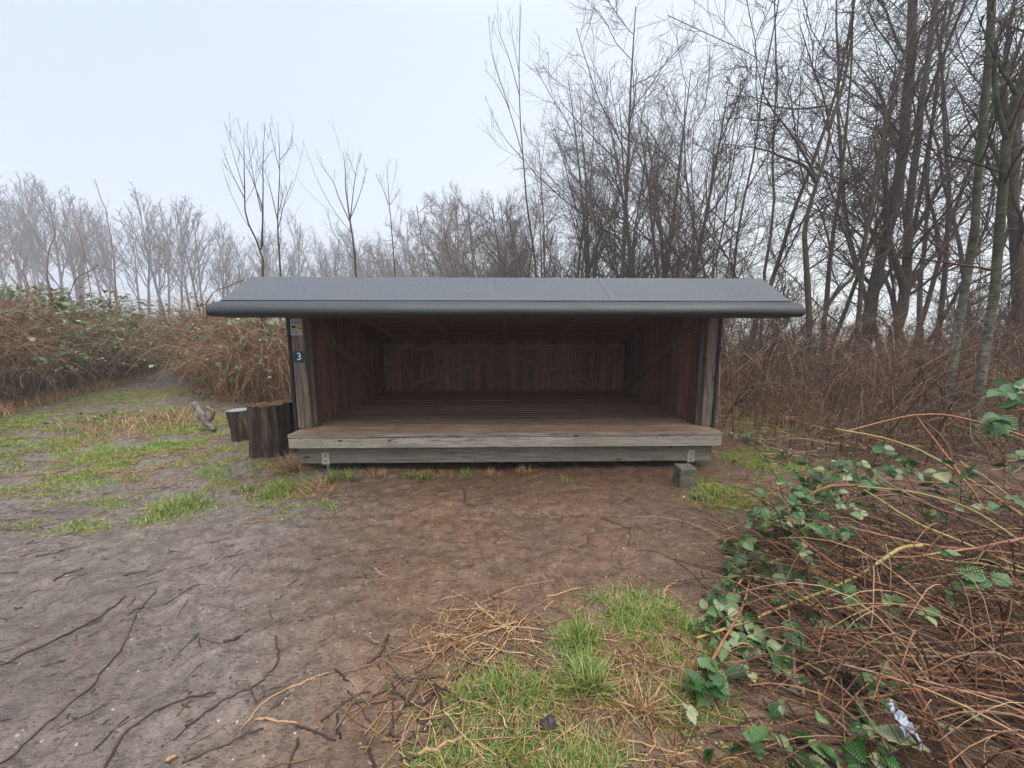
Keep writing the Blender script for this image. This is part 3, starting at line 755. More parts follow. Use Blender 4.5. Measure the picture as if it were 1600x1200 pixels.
ORD = ['first', 'second', 'third', 'fourth', 'fifth', 'sixth', 'seventh', 'eighth', 'ninth', 'tenth', 'eleventh', 'twelfth', 'thirteenth', 'fourteenth', 'fifteenth', 'sixteenth', 'seventeenth', 'eighteenth', 'nineteenth', 'twentieth']
def ordinal(k):
    if k < 20: return ORD[k]
    t, u = divmod(k+1, 10); b = {2: 'twent', 3: 'thirt', 4: 'fort', 5: 'fift', 6: 'sixt', 7: 'sevent'}[t]
    return b+'ieth' if u == 0 else b+'y-'+ORD[u-1]

# --- far beech row in the fog on the left
def far_variant(seed, multi):
    rg = np.random.default_rng(seed); K = 12
    st = []; rd = []
    for k in range(multi):
        P = stem_line(rg, (.35*rg.standard_normal()*(multi > 1), .35*rg.standard_normal()*(multi > 1), -.3), 18*(1-.12*k), (.10*rg.standard_normal(), .1*rg.standard_normal()), .045, K)
        st.append(P); rd.append(flare(P, .26/(1+.35*(multi-1)), .03))
    spec = [sp_(13, .36, .97, .36, 31, .10, .08, 8, .5, .03, Lfall=.6), sp_(8, .15, 1., .42, 36, .06, .13, 5, .6, .018, Lfall=.5), sp_(5, .15, 1., .5, 38, .04, .14, 4, .7, .010, Lfall=.4)]
    return grow(st, rd, spec, rg, 6)
protos = {}
def place(kind, loc, label, group, scale=1, rz=0, name=None, cat='tree'):
    """copy of a prototype tree (its first use moves the prototype itself)"""
    pr, used, nm, bk, tw = protos[kind]
    if not used:
        tr, cr_ = pr; e = tree_thing(name or nm, (0, 0, 0), label, cat, group, tr, cr_, bk, tw)
        protos[kind] = (e, True, nm, bk, tw)
    else: e = copy_tree(pr)
    e.location = loc; e.rotation_euler = (0, 0, rz); e.scale = (scale,)*3 if not hasattr(scale, '__len__') else scale
    e['label'] = label; e['category'] = cat
    if group: e['group'] = group
    return e
for k in range(5): protos['far%d' % k] = (far_variant(40+k, 1+(k % 3 == 2)), False, 'hazy_tree', 'bark_far', 'twig')
rp = random.Random(11)
row = []
tops = [(-120, 235), (-40, 245), (20, 258), (50, 252), (95, 275), (130, 300), (165, 305), (200, 300), (225, 292), (260, 300), (295, 302), (330, 325), (360, 345), (395, 335), (430, 330), (470, 325), (500, 340), (530, 345), (565, 350), (600, 350), (635, 360)]
def top_at(u): return np.interp(u, [t[0] for t in tops], [t[1] for t in tops])
for rank, (Yr, du, off) in enumerate(((64, 50, 0), (76, 40, 24), (90, 40, 38))):
    u = -100+off
    while u < 650:
        uu = u+rp.uniform(-10, 10); Yt = Yr+rp.uniform(-3, 3)+max(0, uu-300)*.03
        v = top_at(uu)+rp.uniform(-4, 22)+rank*6
        tp = at(uu, v, Yt); row.append((uu, tp[0], Yt, tp[2]))
        u += du
row.sort()
for k, (uu, x, Yt, zt) in enumerate(row):
    g0 = hz(x, Yt)
    place('far%d' % rp.randrange(5), (x, Yt, g0-.1), 'fog-pale bare tree in the far row beyond the brambles, %s from its left end' % ordinal(k), 'fog-pale trees in the far row', (zt-g0)/20.5, rp.uniform(0, 6.28))

# --- dense multi-stem trees behind and right of the shelter
def mid_variant(seed, stems, h=12, wig=.06, spread=.16, dense=1.0, r0=.11, up=.07):
    rg = np.random.default_rng(seed); K = 12; st = []; rd = []
    for k in range(stems):
        a = rg.uniform(0, 6.28); P = stem_line(rg, (.22*math.cos(a), .22*math.sin(a), -.2), h*rg.uniform(.75, 1.05), (spread*math.cos(a), spread*math.sin(a)), wig, K)
        st.append(P); rd.append(flare(P, r0*rg.uniform(.7, 1.15), .014))
    spec = [sp_(int(14*dense), .14, .97, .40, 46, up, .10, 8, .5, .010, Lfall=.6), sp_(9, .12, 1., .48, 42, .045, .13, 6, .55, .0052, Lfall=.45), sp_(8, .1, 1., .5, 44, .025, .15, 4, .65, .0034, Lfall=.4)]
    return grow(st, rd, spec, rg, 6)
for k in range(6): protos['mid%d' % k] = (mid_variant(70+k, 2+k % 2, wig=.045, r0=.13), False, 'bare_tree', 'bark', 'twig')
for k in range(4): protos['thin%d' % k] = (mid_variant(170+k, 2+k % 2, wig=.085, dense=.6, up=.02, r0=.075, spread=.28), False, 'bare_tree', 'bark', 'twig')
for k in range(4): protos['bush%d' % k] = (mid_variant(90+k, 7, 5, .10, .45, .75, .03, .03), False, 'bare_bush', 'bark', 'twig_tan')

# [px u, px v of the top, depth, kind, label]
MIDS = [
 (985, -110, 15.0, 'mid2', 'tall dense many-stemmed bare tree rising behind the right half of the roof'),
 (1040, -30, 16.5, 'mid1', 'bare tree just right of the tallest many-stemmed tree behind the roof'),
 (935, 80, 17.0, 'mid5', 'bare tree just left of the tallest many-stemmed tree behind the roof'),
 (890, 130, 15.5, 'mid4', 'rounded bare tree behind the roof between the thin whip and the tallest tree'),
 (850, 165, 19.0, 'mid0', 'bare tree right behind the tall thin whip above the roof centre'),
 (810, 220, 20.0, 'mid3', 'lower bare tree at the left slope of the wood behind the roof'),
 (770, 275, 22.0, 'mid5', 'leftmost greyish bare tree of the wood behind the roof centre'),
 (1090, 20, 13.5, 'mid3', 'bare tree behind the right end of the roof ridge'),
]
for k, (u, v, Yt, kd, lb) in enumerate(MIDS):
    Yt *= 1.3
    tp = at(u, v, Yt); place(kd, (tp[0], Yt, hz(tp[0], Yt)), lb, None, (tp[2])/13.4, rp.uniform(0, 6.28))
BUSH = [(700, 318, 46, 'large hazy rounded bare bush holding the nest above the roof centre'), (668, 345, 52, 'hazy bare bush left of the nest bush above the roof'), (735, 345, 40, 'grey bare bush right of the nest bush above the roof'),
        (760, 330, 30, 'brownish bare bush at the left foot of the wood behind the roof'), (805, 360, 30, 'brown bare bush under the tall thin whip'), (870, 370, 26, 'brown bare bush behind the roof ridge right of the whip'),
        (930, 385, 20, 'dense brown bush low behind the roof under the tallest tree'), (1010, 380, 19, 'dense brown bush low behind the roof right of the tallest tree'), (1090, 375, 16, 'dense brown bush low behind the right part of the roof'), (620, 365, 56, 'hazy low bush behind the rightmost thin sapling left of the nest')]
for k, (u, v, Yt, lb) in enumerate(BUSH):
    Yt *= 1.3
    tp = at(u, v, Yt); place('bush%d' % (k % 4), (tp[0], Yt, hz(tp[0], Yt)-.1), lb, None, tp[2]/4.6, rp.uniform(0, 6.28), cat='bush')
# nest
p = at(712, 325, 59.5); rg = np.random.default_rng(5); nP = rg.standard_normal((90, 3)); nP /= np.linalg.norm(nP, axis=1, keepdims=True)
A = nP*np.array([.46, .46, .33]); Bv = np.roll(nP, 1, 0)*np.array([.46, .46, .33]); t = np.linspace(0, 1, 4)[None, :, None]
L_ = A[:, None]*(1-t)+Bv[:, None]*t; G = Geo().tube(L_, np.full((90, 4), .022), 3)
o = link('bird_nest', G.mesh('bird_nest'), MAT['twig']); o.location = p; tag(o, 'dark ball of a bird nest high in the hazy bush above the roof', 'nest')

# --- thin saplings above the roof on the left, and the whip in the middle
def px_tree(name, label, cat, stems, Yd, side, rg, bark_='bark', twig='twig', group=None, limb_names=None, Kp=16):
    """stems: list of ([(u,v[,dY])...], r0, r1); the first stem is the trunk, further ones are limbs; side: kids() settings grown on them"""
    lines = []
    if name in ('thin_sapling', 'tall_whip'): stems = [(st[0], st[1]*(.85 if q_ == 0 else .6), .0028) for q_, st in enumerate(stems)]
    for pts, r0, r1 in stems:
        W = np.array([at(q[0], q[1], Yd+(q[2] if len(q) > 2 else 0)) for q in pts])
        P = spline(W, Kp); P[1:-1] += rg.standard_normal((Kp-2, 3))*r0*.10; lines.append((P, r0, r1))
    pts_off = [st[0][-1][1] < -10 or st[0][-1][0] > 1600 for st in stems]
    b = lines[0][0][0]; e = empty(name, (b[0], b[1], hz(b[0], b[1])), label, cat, group)
    off = np.array([b[0], b[1], hz(b[0], b[1])])
    Ps = []; Rs = []
    for k, (P, r0, r1) in enumerate(lines):
        P = P-off
        if k == 0 or limb_names is None or limb_names[k] == 'trunk': P[0, 2] = min(P[0, 2], -.15) if k == 0 else P[0, 2]
        R = flare(P, r0, r1 if pts_off[k] else min(r1, .007), .55 if name in ('thin_sapling', 'tall_whip') else .8) if k == 0 else r0+((r1 if pts_off[k] else min(r1, .005))-r0)*np.linspace(0, 1, len(P))**.8
        G = Geo().tube(P[None], R[None], 10 if r0 > .03 else 6); link('trunk' if k == 0 else 'limb', G.mesh('trunk' if k == 0 else 'limb', True), MAT[bark_], e)
        Ps.append(P); Rs.append(R)
    P = np.array(Ps); R = np.array(Rs); cr_ = Geo()
    for lv, s in enumerate(side):
        P, R = kids(P, R, rg=rg, **s); cr_.tube(P, R, 4 if lv == 0 else 3)
    if cr_.n: link('crown', cr_.mesh('crown', True), MAT[twig], e)
    return e
SAP = [sp_(4, .35, .95, .30, 34, .16, .02, 9, .35, .0022, Lfall=.55), sp_(2, .2, .9, .45, 32, .12, .03, 6, .6, .002)]
rg = np.random.default_rng(21)
px_tree('thin_sapling', 'forked thin sapling, leftmost of the three standing above the roof', 'sapling', [
    ([(411, 560), (411, 432), (408, 395), (385, 340), (382, 290), (381, 240), (382, 200)], .05, .006),
    ([(408, 390), (410, 330), (398, 290), (383, 255), (352, 195)], .03, .005), ([(382, 310), (362, 270), (345, 225), (318, 248)][:3], .018, .005), ([(383, 300), (370, 260), (350, 190)], .015, .005),
    ([(410, 385), (411, 300), (411, 250), (414, 190)], .03, .005), ([(408, 330), (395, 270), (385, 200)], .018, .004), ([(411, 255), (425, 235), (440, 215)][:2], .012, .005)], 9.0, SAP, rg)
px_tree('thin_sapling', 'straight thin sapling just right of the forked one above the roof', 'sapling', [
    ([(438, 560), (438, 432), (434, 350), (437, 260), (434, 190)], .045, .006), ([(434, 345), (421, 290), (411, 260)], .02, .005), ([(436, 330), (446, 290), (459, 270)][:2], .016, .005),
    ([(437, 265), (428, 230), (421, 192)], .015, .004), ([(437, 250), (450, 235), (458, 215)], .012, .004), ([(434, 360), (445, 315), (458, 280)], .016, .004)], 9.3, SAP, rg)
px_tree('thin_sapling', 'broom-topped thin sapling standing between the straight one and the shortest', 'sapling', [
    ([(556, 560), (556, 432), (548, 350), (541, 300), (539, 260), (536, 236)], .05, .006), ([(546, 345), (530, 310), (520, 283), (505, 262), (501, 245)], .022, .005), ([(547, 345), (552, 300), (556, 270), (562, 240)], .022, .005),
    ([(548, 340), (560, 310), (569, 280), (572, 262)], .018, .005), ([(556, 275), (548, 255), (542, 240)], .012, .004), ([(552, 405), (525, 370), (508, 325)], .015, .005)], 9.6, SAP, rg)
px_tree('thin_sapling', 'shortest and thinnest sapling above the roof, left of the nest bush', 'sapling', [
    ([(618, 560), (617, 432), (611, 350), (608, 310), (604, 260)], .035, .005), ([(608, 320), (596, 290), (587, 272)], .014, .004), ([(609, 320), (618, 308), (625, 295)], .012, .004), ([(612, 400), (624, 360), (628, 330)], .014, .004)], 9.8, SAP, rg)
px_tree('tall_whip', 'very tall thin whip-like tree standing clear of the wood behind the roof', 'tree', [
    ([(838, 560), (838, 432), (826, 340), (818, 260), (812, 160), (811, 90), (812, 5)], .055, .006), ([(816, 240), (795, 170), (775, 130), (757, 108)], .022, .005), ([(812, 150), (795, 90), (780, 50), (778, 25)], .018, .005), ([(812, 120), (803, 70), (793, 15)], .014, .005), ([(796, 170), (770, 90), (763, 25)], .016, .005), ([(818, 250), (785, 210), (757, 150)], .018, .004)], 10.0, SAP, rg)

# --- the wood on the right: hero trunks
TW = [sp_(9, .25, .98, .26, 48, .04, .12, 8, .42, .007, Lfall=.45), sp_(7, .1, 1., .5, 45, .03, .17, 6, .55, .0042, Lfall=.4), sp_(6, .1, 1., .5, 45, .02, .18, 4, .7, .003, Lfall=.4)]
TWd = [sp_(9, .25, .98, .30, 52, .03, .13, 8, .40, .007, Lfall=.45), sp_(8, .1, 1., .5, 46, .03, .17, 6, .55, .0042, Lfall=.4), sp_(6, .1, 1., .5, 45, .02, .18, 4, .7, .003, Lfall=.4)]
px_tree('bare_tree', 'dark crooked tree with bent forked stems beside the right end of the roof', 'tree', [
    ([(1258, 640), (1262, 560), (1262, 480), (1258, 400), (1258, 350), (1275, 285), (1293, 240), (1296, 190), (1280, 130), (1250, 40)], .085, .02),
    ([(1276, 285), (1255, 258), (1220, 245), (1190, 233), (1130, 225)], .045, .008), ([(1296, 200), (1318, 130), (1330, 60), (1336, -20)], .04, .012), ([(1278, 282), (1240, 215), (1195, 150), (1175, 60)], .03, .008),
    ([(1294, 165), (1240, 170), (1190, 160), (1140, 130)], .022, .006)], 8.3, TWd, rg)
px_tree('bare_tree', 'leaning two-armed tree between the crooked tree and the thick pale trunk', 'tree', [
    ([(1285, 640), (1290, 540), (1290, 483), (1315, 450), (1333, 433), (1345, 400), (1377, 367), (1405, 320), (1430, 280)], .075, .025),
    ([(1291, 480), (1300, 380), (1312, 300), (1322, 200), (1330, 100), (1332, -20)], .055, .012), ([(1333, 433), (1350, 380), (1365, 330), (1385, 220), (1395, 130)], .04, .01), ([(1300, 400), (1285, 340), (1262, 300), (1230, 255)], .025, .008)], 9.2, TW, rg)
px_tree('bare_tree', 'thickest pale straight trunk leaning right in the wood beside the shelter', 'tree', [
    ([(1352, 640), (1352, 560), (1362, 470), (1378, 400), (1395, 330), (1408, 260), (1418, 170), (1424, 90), (1428, -40)], .165, .09),
    ([(1418, 170), (1440, 110), (1475, 50), (1500, -30)], .06, .02), ([(1412, 260), (1385, 200), (1375, 150), (1340, 100), (1300, 60)], .04, .012), ([(1422, 100), (1400, 60), (1380, 10), (1350, -20)], .04, .012)], 10.6, TW, rg)
px_tree('bare_tree', 'thick candelabra-forked tree on a mossy foot in the wood beside the shelter', 'tree', [
    ([(1386, 640), (1390, 570), (1402, 510), (1414, 460), (1420, 420), (1418, 367), (1425, 280), (1440, 180), (1452, 80), (1470, -30)], .155, .045),
    ([(1414, 455), (1400, 410), (1390, 375), (1388, 330), (1382, 270), (1368, 190)], .10, .03), ([(1412, 465), (1435, 425), (1467, 393), (1490, 365), (1510, 330), (1530, 300)], .085, .03), ([(1467, 393), (1462, 350), (1450, 300), (1448, 240), (1470, 150)], .06, .02),
    ([(1388, 330), (1350, 280), (1320, 250), (1290, 245)], .04, .01)], 9.8, TWd, rg)
px_tree('bare_tree', 'slim dark tree leaning right in front of the thick pale trunk', 'tree', [
    ([(1332, 640), (1338, 540), (1346, 440), (1352, 370), (1365, 300), (1382, 210), (1400, 130), (1428, 30), (1435, -30)], .055, .015), ([(1360, 320), (1372, 250), (1385, 180), (1392, 130)], .04, .03), ([(1345, 445), (1325, 380), (1318, 330), (1300, 280)], .025, .008)], 8.0, TW, rg)
px_tree('bare_tree', 'broad dark ivy-brown trunk at the right picture edge behind the pale-barked pair', 'tree', [
    ([(1590, 640), (1592, 520), (1588, 400), (1583, 300), (1590, 200), (1610, 80), (1640, -40)], .13, .06), ([(1586, 330), (1560, 250), (1530, 190), (1480, 120)], .06, .015), ([(1588, 230), (1570, 150), (1575, 60), (1590, -30)], .07, .02)], 8.4, TWd, rg)
BT = [sp_(6, .42, .98, .22, 55, .03, .08, 7, .35, .006, Lfall=.4), sp_(5, .1, 1., .45, 42, .02, .12, 5, .6, .0038), sp_(4, .1, 1., .5, 42, .02, .12, 4, .7, .0026)]
def pale_tree(label, pts, r0, r1, Yd, limbs):
    return px_tree('pale_barked_tree', label, 'tree', [(pts, r0, r1)]+limbs, Yd, BT, rg, 'birch', 'twig')
pale_tree('left of the two slim pale-barked trunks at the right, ending straight up', [(1470, 690), (1478, 640), (1490, 560), (1503, 480), (1518, 390), (1530, 260), (1541, 140), (1549, 20), (1552, -40)], .052, .036, 5.3,
          [([(1533, 235), (1524, 214), (1518, 208)], .02, .016), ([(1540, 150), (1585, 120), (1625, 95)], .025, .012), ([(1546, 60), (1580, 30), (1620, 10)], .02, .01)])
pale_tree('right of the two slim pale-barked trunks at the right, leaning right', [(1510, 745), (1526, 640), (1541, 540), (1552, 470), (1558, 390), (1569, 260), (1580, 190), (1603, 110), (1630, 20)], .05, .033, 4.35,
          [([(1575, 225), (1555, 150), (1560, 60), (1600, -20)], .03, .012), ([(1590, 150), (1560, 100), (1530, 30)], .025, .012)])

# --- fill of the wood on the right
FILL_L = 'slender bare tree deep in the tangled wood right of the shelter'
fills = [(1125, 60, 16), (1180, 10, 14), (1225, -60, 13), (1365, -100, 14), (1500, -150, 14), (1565, -150, 12), (1680, -200, 10), (1130, 180, 11), (1480, 60, 10), (1270, 280, 30), (1560, 280, 32)]
for k, (u, v, Yt) in enumerate(fills):
    tp = at(u, v, Yt); place('thin%d' % rp.randrange(4), (tp[0], Yt, hz(tp[0], Yt)), FILL_L, 'slender trees deep in the right-hand wood', tp[2]/11.3, rp.uniform(0, 6.28))
for k, (u, v, Yt) in enumerate([(1180, 420, 8.5), (1240, 450, 10), (1310, 470, 11.5), (1450, 470, 11), (1560, 420, 9.5), (1620, 390, 8), (1150, 440, 11), (1530, 450, 14)]):
    tp = at(u, v, Yt); place('bush%d' % rp.randrange(4), (tp[0], Yt, hz(tp[0], Yt)-.1), 'low twiggy bush filling the gaps between trunks in the right-hand wood', 'twiggy bushes in the right-hand wood', tp[2]/4.6, rp.uniform(0, 6.28), cat='bush')

# ------------------------------------------------------------------ stems, leaves, grass
def arcs(B, h, reach, az, K, rg, wig=.03, droop=1.0):
    """arching canes from bases B (N,3): rise h, reach out along az"""
    n = len(B); t = np.linspace(0, 1, K)[None, :]
    rise = h[:, None]*(np.sin(np.minimum(t*1.0, 1)*np.pi*(.5+.38*droop)))
    out = reach[:, None]*t**1.25
    P = np.stack([B[:, :1]+out*np.cos(az)[:, None], B[:, 1:2]+out*np.sin(az)[:, None], B[:, 2:3]+rise], -1)
    nz = np.cumsum(rg.standard_normal((n, K, 3))*wig, 1)*t[..., None]; nz -= 0
    return P+nz
LEAF_T = {}
def leaf_template(rows, serr):
    if (rows, serr) in LEAF_T: return LEAF_T[(rows, serr)]
    V = []; U = []
    for k in range(rows+1):
        s = k/rows; wv = .40*math.sin(math.pi*min(1, s**.78))**.85 if 0 < k < rows else .015
        if serr: wv *= 1+(.15 if k % 2 else -.10)
        z = -.20*s*s
        for i in (-1, 0, 1):
            V.append((i*wv, s, z+(.28*wv if i else 0)+(.010*(-1)**k if serr and i else 0))); U.append((.5+i*wv, s))
    Q = []
    for k in range(rows):
        a = k*3; Q += [(a, a+1, a+4, a+3), (a+1, a+2, a+5, a+4)]
    LEAF_T[(rows, serr)] = (np.array(V), np.array(Q), np.array(U)); return LEAF_T[(rows, serr)]
def leaves(pos, dirs, nrm, size, rows=4, serr=False):
    """leaf blades at pos (N,3) pointing along dirs with face normal near nrm"""
    V, Q, U = leaf_template(rows, serr); n = len(pos)
    d = dirs/(np.linalg.norm(dirs, axis=1, keepdims=True)+1e-9); x = np.cross(d, nrm); x /= np.linalg.norm(x, axis=1, keepdims=True)+1e-9
    z = np.cross(x, d)
    W = pos[:, None]+size[:, None, None]*(V[None, :, :1]*x[:, None]+V[None, :, 1:2]*d[:, None]+V[None, :, 2:]*z[:, None])
    q = (Q[None]+(np.arange(n)*len(V))[:, None, None]).reshape(-1, 4)
    return W.reshape(-1, 3), q, np.tile(U, (n, 1))
def trefoils(pos, rg, size, rows, serr, geo, stalk=None, up=.8):
    """compound bramble leaves: three to five leaflets fanning from a point, facing mostly up"""
    n = len(pos); az = rg.uniform(0, 2*np.pi, n); nr = np.stack([rg.standard_normal(n)*.45, rg.standard_normal(n)*.45-.15, np.full(n, up)], -1)
    nr /= np.linalg.norm(nr, axis=1, keepdims=True)
    for j, da in enumerate((0, 1.25, -1.25)):
        a = az+da+rg.normal(0, .15, n); d = np.stack([np.cos(a), np.sin(a), np.full(n, -.25)+.45*rg.standard_normal(n)], -1)
        d -= (d*nr).sum(1, keepdims=True)*nr
        s_ = size*(1 if j == 0 else .82)*rg.uniform(.75, 1.2, n)
        d1 = d/(np.linalg.norm(d, axis=1, keepdims=True)+1e-9)
        geo.add(*(lambda W, q, U: (W, q, None, U))(*leaves(pos+d1*size[:, None]*(.22 if j == 0 else .05), d, nr+.2*rg.standard_normal((n, 3)), s_, rows, serr)))
        if stalk is not None:
            b = pos; P = np.stack([b, pos+d1*size[:, None]*.25], 1); stalk.tube(P, np.full((n, 2), .0012), 3)
def inside_rand(n, f, x0, x1, y0, y1, rg):
    """n points with density f(x,y) in 0..1"""
    out = []; c = 0; tries = 0
    while c < n and tries < 400:
        x = rg.uniform(x0, x1, 20000); y = rg.uniform(y0, y1, 20000); k = rg.random(20000) < f(x, y); out.append(np.stack([x[k], y[k]], -1)); c += k.sum(); tries += 1
    return np.vstack(out)[:n]
def on_ground(p, dz=0): return np.column_stack([p, height(p[:, 0], p[:, 1])+dz])

# --- bramble bank on the left: three thickets
rg = np.random.default_rng(31)
def thicket(name, label, f, box_, n, hmin, hmax, nleaf, leaf_f, dead, seed, mats=('brushred', 'leaf_far'), rr=(.004, .009), lsize=(.065, .115), finer=True):
    rg = np.random.default_rng(seed)
    p = inside_rand(n, f, *box_, rg); B = on_ground(p, -.03); n = len(B)
    h = rg.uniform(hmin, hmax, n)*rg.uniform(.55, 1., n)*(.30+1.15*fbm(p[:, 0]*.55, p[:, 1]*.55, seed+200, 2)); az = rg.uniform(0, 2*np.pi, n); re = rg.uniform(.3, 1.5, n)*h
    re = re*np.where(rg.random(n) < .25, .15, 1); P = arcs(B, h, re, az, 9, rg, .035, rg.uniform(.0, 1.15, n)[:, None]); R = np.linspace(1, .45, 9)[None]*rg.uniform(*rr, n)[:, None]
    c0 = B.mean(0); e = empty(name, (c0[0], c0[1], 0), label, 'brambles')
    off = np.array([c0[0], c0[1], 0])
    R = R*np.where(rg.random((n, 1)) < .12, 2.0, 1.0); G = Geo().tube(P-off, R, 4)
    if finer:
        P2, R2 = kids(P, R, 3, .25, 1., .4, 45, .0, .18, 5, .6, .0022, rg); G.tube(P2-off, R2, 3)
    link('canes', G.mesh('canes', True), MAT[mats[0]], e)
    # leaves along the upper canes where leaf_f says so
    i = rg.integers(0, n, nleaf*30); k = rg.uniform(3.5, 8, nleaf*30); k0 = np.minimum(k.astype(int), 7); fr = (k-k0)[:, None]
    L = P[i, k0]*(1-fr)+P[i, k0+1]*fr; keep = rg.random(len(L)) < leaf_f(L); L = L[keep][:nleaf]
    if len(L):
        G = Geo(); trefoils(L-off, rg, rg.uniform(*lsize, len(L)), 3, False, G); link('foliage', G.mesh('foliage', True), MAT[mats[1]], e)
    if dead:
        i = rg.integers(0, n, dead); k0 = rg.integers(1, 8, dead); L = P[i, k0]; G = Geo()
        d = rg.standard_normal((dead, 3)); W, q, U = leaves(L-off, d, rg.standard_normal((dead, 3)), rg.uniform(.03, .07, dead), 2); G.add(W, q, None, U)
        link('dead_leaves', G.mesh('dead_leaves', True), MAT['leaf_dead'], e)
    return e
def leaf_blob(specs, base=.02):
    def f(L):
        c = (L-_C)@_M; u = 800+FPX*c[:, 0]/-c[:, 2]; v = 600-FPX*c[:, 1]/-c[:, 2]; r = np.full(len(L), base)
        for (a, b, ru, rv, s) in specs: r = np.maximum(r, s*np.exp(-((u-a)/ru)**2-((v-b)/rv)**2))
        return r
    return f
bl = leaf_blob([(130, 470, 75, 30, 1), (190, 500, 55, 28, 1), (40, 455, 70, 18, .5), (250, 480, 60, 30, .5), (110, 550, 40, 40, .35), (200, 560, 60, 30, .3), (300, 460, 40, 12, .5)], .02)
f1 = lambda x, y: sstep(.0, .4, bank_d(x, y))*sstep(5.0, 3.8, bank_d(x, y))*(bearing(x, y) < AZ(250))*(x > -22)*(1-.5*sstep(1.5, 3, bank_d(x, y)))
thicket('bramble_thicket', 'tall bank of brown brambles with green leaves along the left edge of the path', f1, (-22, -5, 2, 20), 4600, .9, 2.0, 5200, bl, 4500, 1)
f2 = lambda x, y: sstep(.0, .7, bank_d(x, y))*sstep(5.5, 4.5, bank_d(x, y))*(bearing(x, y) >= AZ(250))*(bearing(x, y) < AZ(470))*sstep(0, 2.2, bank_d(x, y)+1.2*(bearing(x, y) < AZ(300)))
thicket('bramble_thicket', 'bramble bank closing off the end of the path behind the shelter', f2, (-13, -2, 6, 20), 2400, .9, 1.85, 3200, leaf_blob([(270, 480, 60, 50, .5), (340, 460, 70, 25, .6), (320, 520, 70, 40, .3), (420, 520, 50, 30, .3)], .08), 1800, 2)
# dry stems left of the shelter
def f3(x, y): return (bearing(x, y) > AZ(285))*(x < -2.42-.0*y)*sstep(-.5, .3, bank_d(x, y))*sstep(3.0, 2.0, bank_d(x, y))*(bearing(x, y) < AZ(478))
thicket('dry_stem_patch', 'patch of dead straw-brown stems behind the stumps left of the shelter', f3, (-9, -2.4, 4.5, 12), 1500, .8, 2.1, 520, lambda L: np.full(len(L), .3), 1500, 3, ('bankmix', 'leaf_far'), (.0028, .007))
# long single canes sticking up from the bank
def lone(label, pts, Yd, r=.012, mat='brushred', n=14):
    W = spline(np.array([at(u, v, Yd) for u, v in pts]), n); rgl = np.random.default_rng(int(pts[0][0])); W[1:-1] += rgl.standard_normal((n-2, 3))*.008
    o = W[0].copy(); o[2] = 0; e = empty('lone_cane', (o[0], o[1], 0), label, 'cane')
    R = np.linspace(r, r*.4, n); G = Geo().tube((W-o)[None], R[None], 6); link('cane', G.mesh('cane', True), MAT[mat], e)
    P2, R2 = kids((W-o)[None], R[None], 6, .35, .95, .18, 45, .05, .1, 5, .5, .0025, rgl); link('side_twigs', Geo().tube(P2, R2, 3).mesh('side_twigs', True), MAT[mat], e)
lone('long bare cane rising highest out of the left bramble bank against the fog', [(182, 520), (181, 450), (176, 390), (165, 330), (148, 280)], 8.2)
lone('bare cane curving left beside the highest cane of the left bramble bank', [(147, 520), (143, 460), (136, 420), (125, 370), (105, 325)], 8.6, .010)
lone('forked dark whip standing in the left bramble bank', [(76, 520), (76, 450), (75, 400), (84, 370), (84, 345)], 8.4, .013)
lone('low cane arching over the top of the left bramble bank', [(52, 470), (35, 425), (15, 405), (-10, 385)], 7.6, .012)
lone('red cane arching up to the left corner of the roof', [(322, 505), (325, 470), (345, 452), (375, 440), (398, 432)], 5.4, .007, 'dead_cane')
lone('red cane looping above the left bramble bank towards the path', [(105, 470), (120, 435), (145, 420), (158, 415), (185, 430), (200, 470)], 8.0, .008, 'dead_cane')
lone('dark forked stem standing among the dry stems left of the shelter', [(350, 600), (358, 570), (366, 545), (358, 525), (346, 500)], 6.6, .018, 'brush')
lone('dark arching stem growing right from the forked stem left of the shelter', [(352, 600), (362, 560), (372, 540), (400, 525), (440, 515)], 6.5, .012, 'brush')

# --- undergrowth below the trees on the right (past counting)
rg = np.random.default_rng(47)
def f4(x, y): return sstep(2.45, 2.9, x-.12*(y-5))*sstep(3.9, 5.0, y+.3*(x-3))*sstep(13.5, 10, y)*(.35+.65*sstep(.35, .6, fbm(x*.8, y*.8, 13)))
p = inside_rand(5600, f4, 2.3, 16, 3.5, 13.5, rg); B = on_ground(p, -.03); n = len(B)
h = rg.uniform(.2, 1.9, n)*rg.uniform(.35, 1, n); az = rg.uniform(0, 6.28, n); re = np.minimum(rg.uniform(.3, 1.9, n)*h, 1.3); re = np.where((np.cos(az) < 0) & (B[:, 0] < 4.6), re*.3, re)
P = arcs(B, h, re, az, 8, rg, .04, rg.uniform(.1, 1.35, n)[:, None])
R = np.linspace(1, .45, 8)[None]*(.0022+.012*rg.random(n)**4)[:, None]; G = Geo().tube(P, R, 3)
P2, R2 = kids(P, R, 4, .2, 1., .45, 45, .02, .17, 5, .6, .0018, rg); G.tube(P2, R2, 3)
tag(link('undergrowth', G.mesh('undergrowth', True), MAT['brush']), 'brown tangled undergrowth covering the floor of the right-hand wood', 'undergrowth', kind='stuff')
pf = inside_rand(6500, f4, 2.3, 14, 3.2, 12, rg); n = len(pf); a = rg.uniform(0, 6.28, n); ln = rg.uniform(.15, .8, n); t = np.linspace(-.5, .5, 6)[None]
P = np.stack([pf[:, :1]+ln[:, None]*t*np.cos(a)[:, None], pf[:, 1:]+ln[:, None]*t*np.sin(a)[:, None], np.zeros((n, 6))], -1)+np.cumsum(rg.standard_normal((n, 6, 3))*.025, 1)
P[..., 2] += height(P[..., 0], P[..., 1])+(.02+.28*rg.random(n)**2)[:, None]
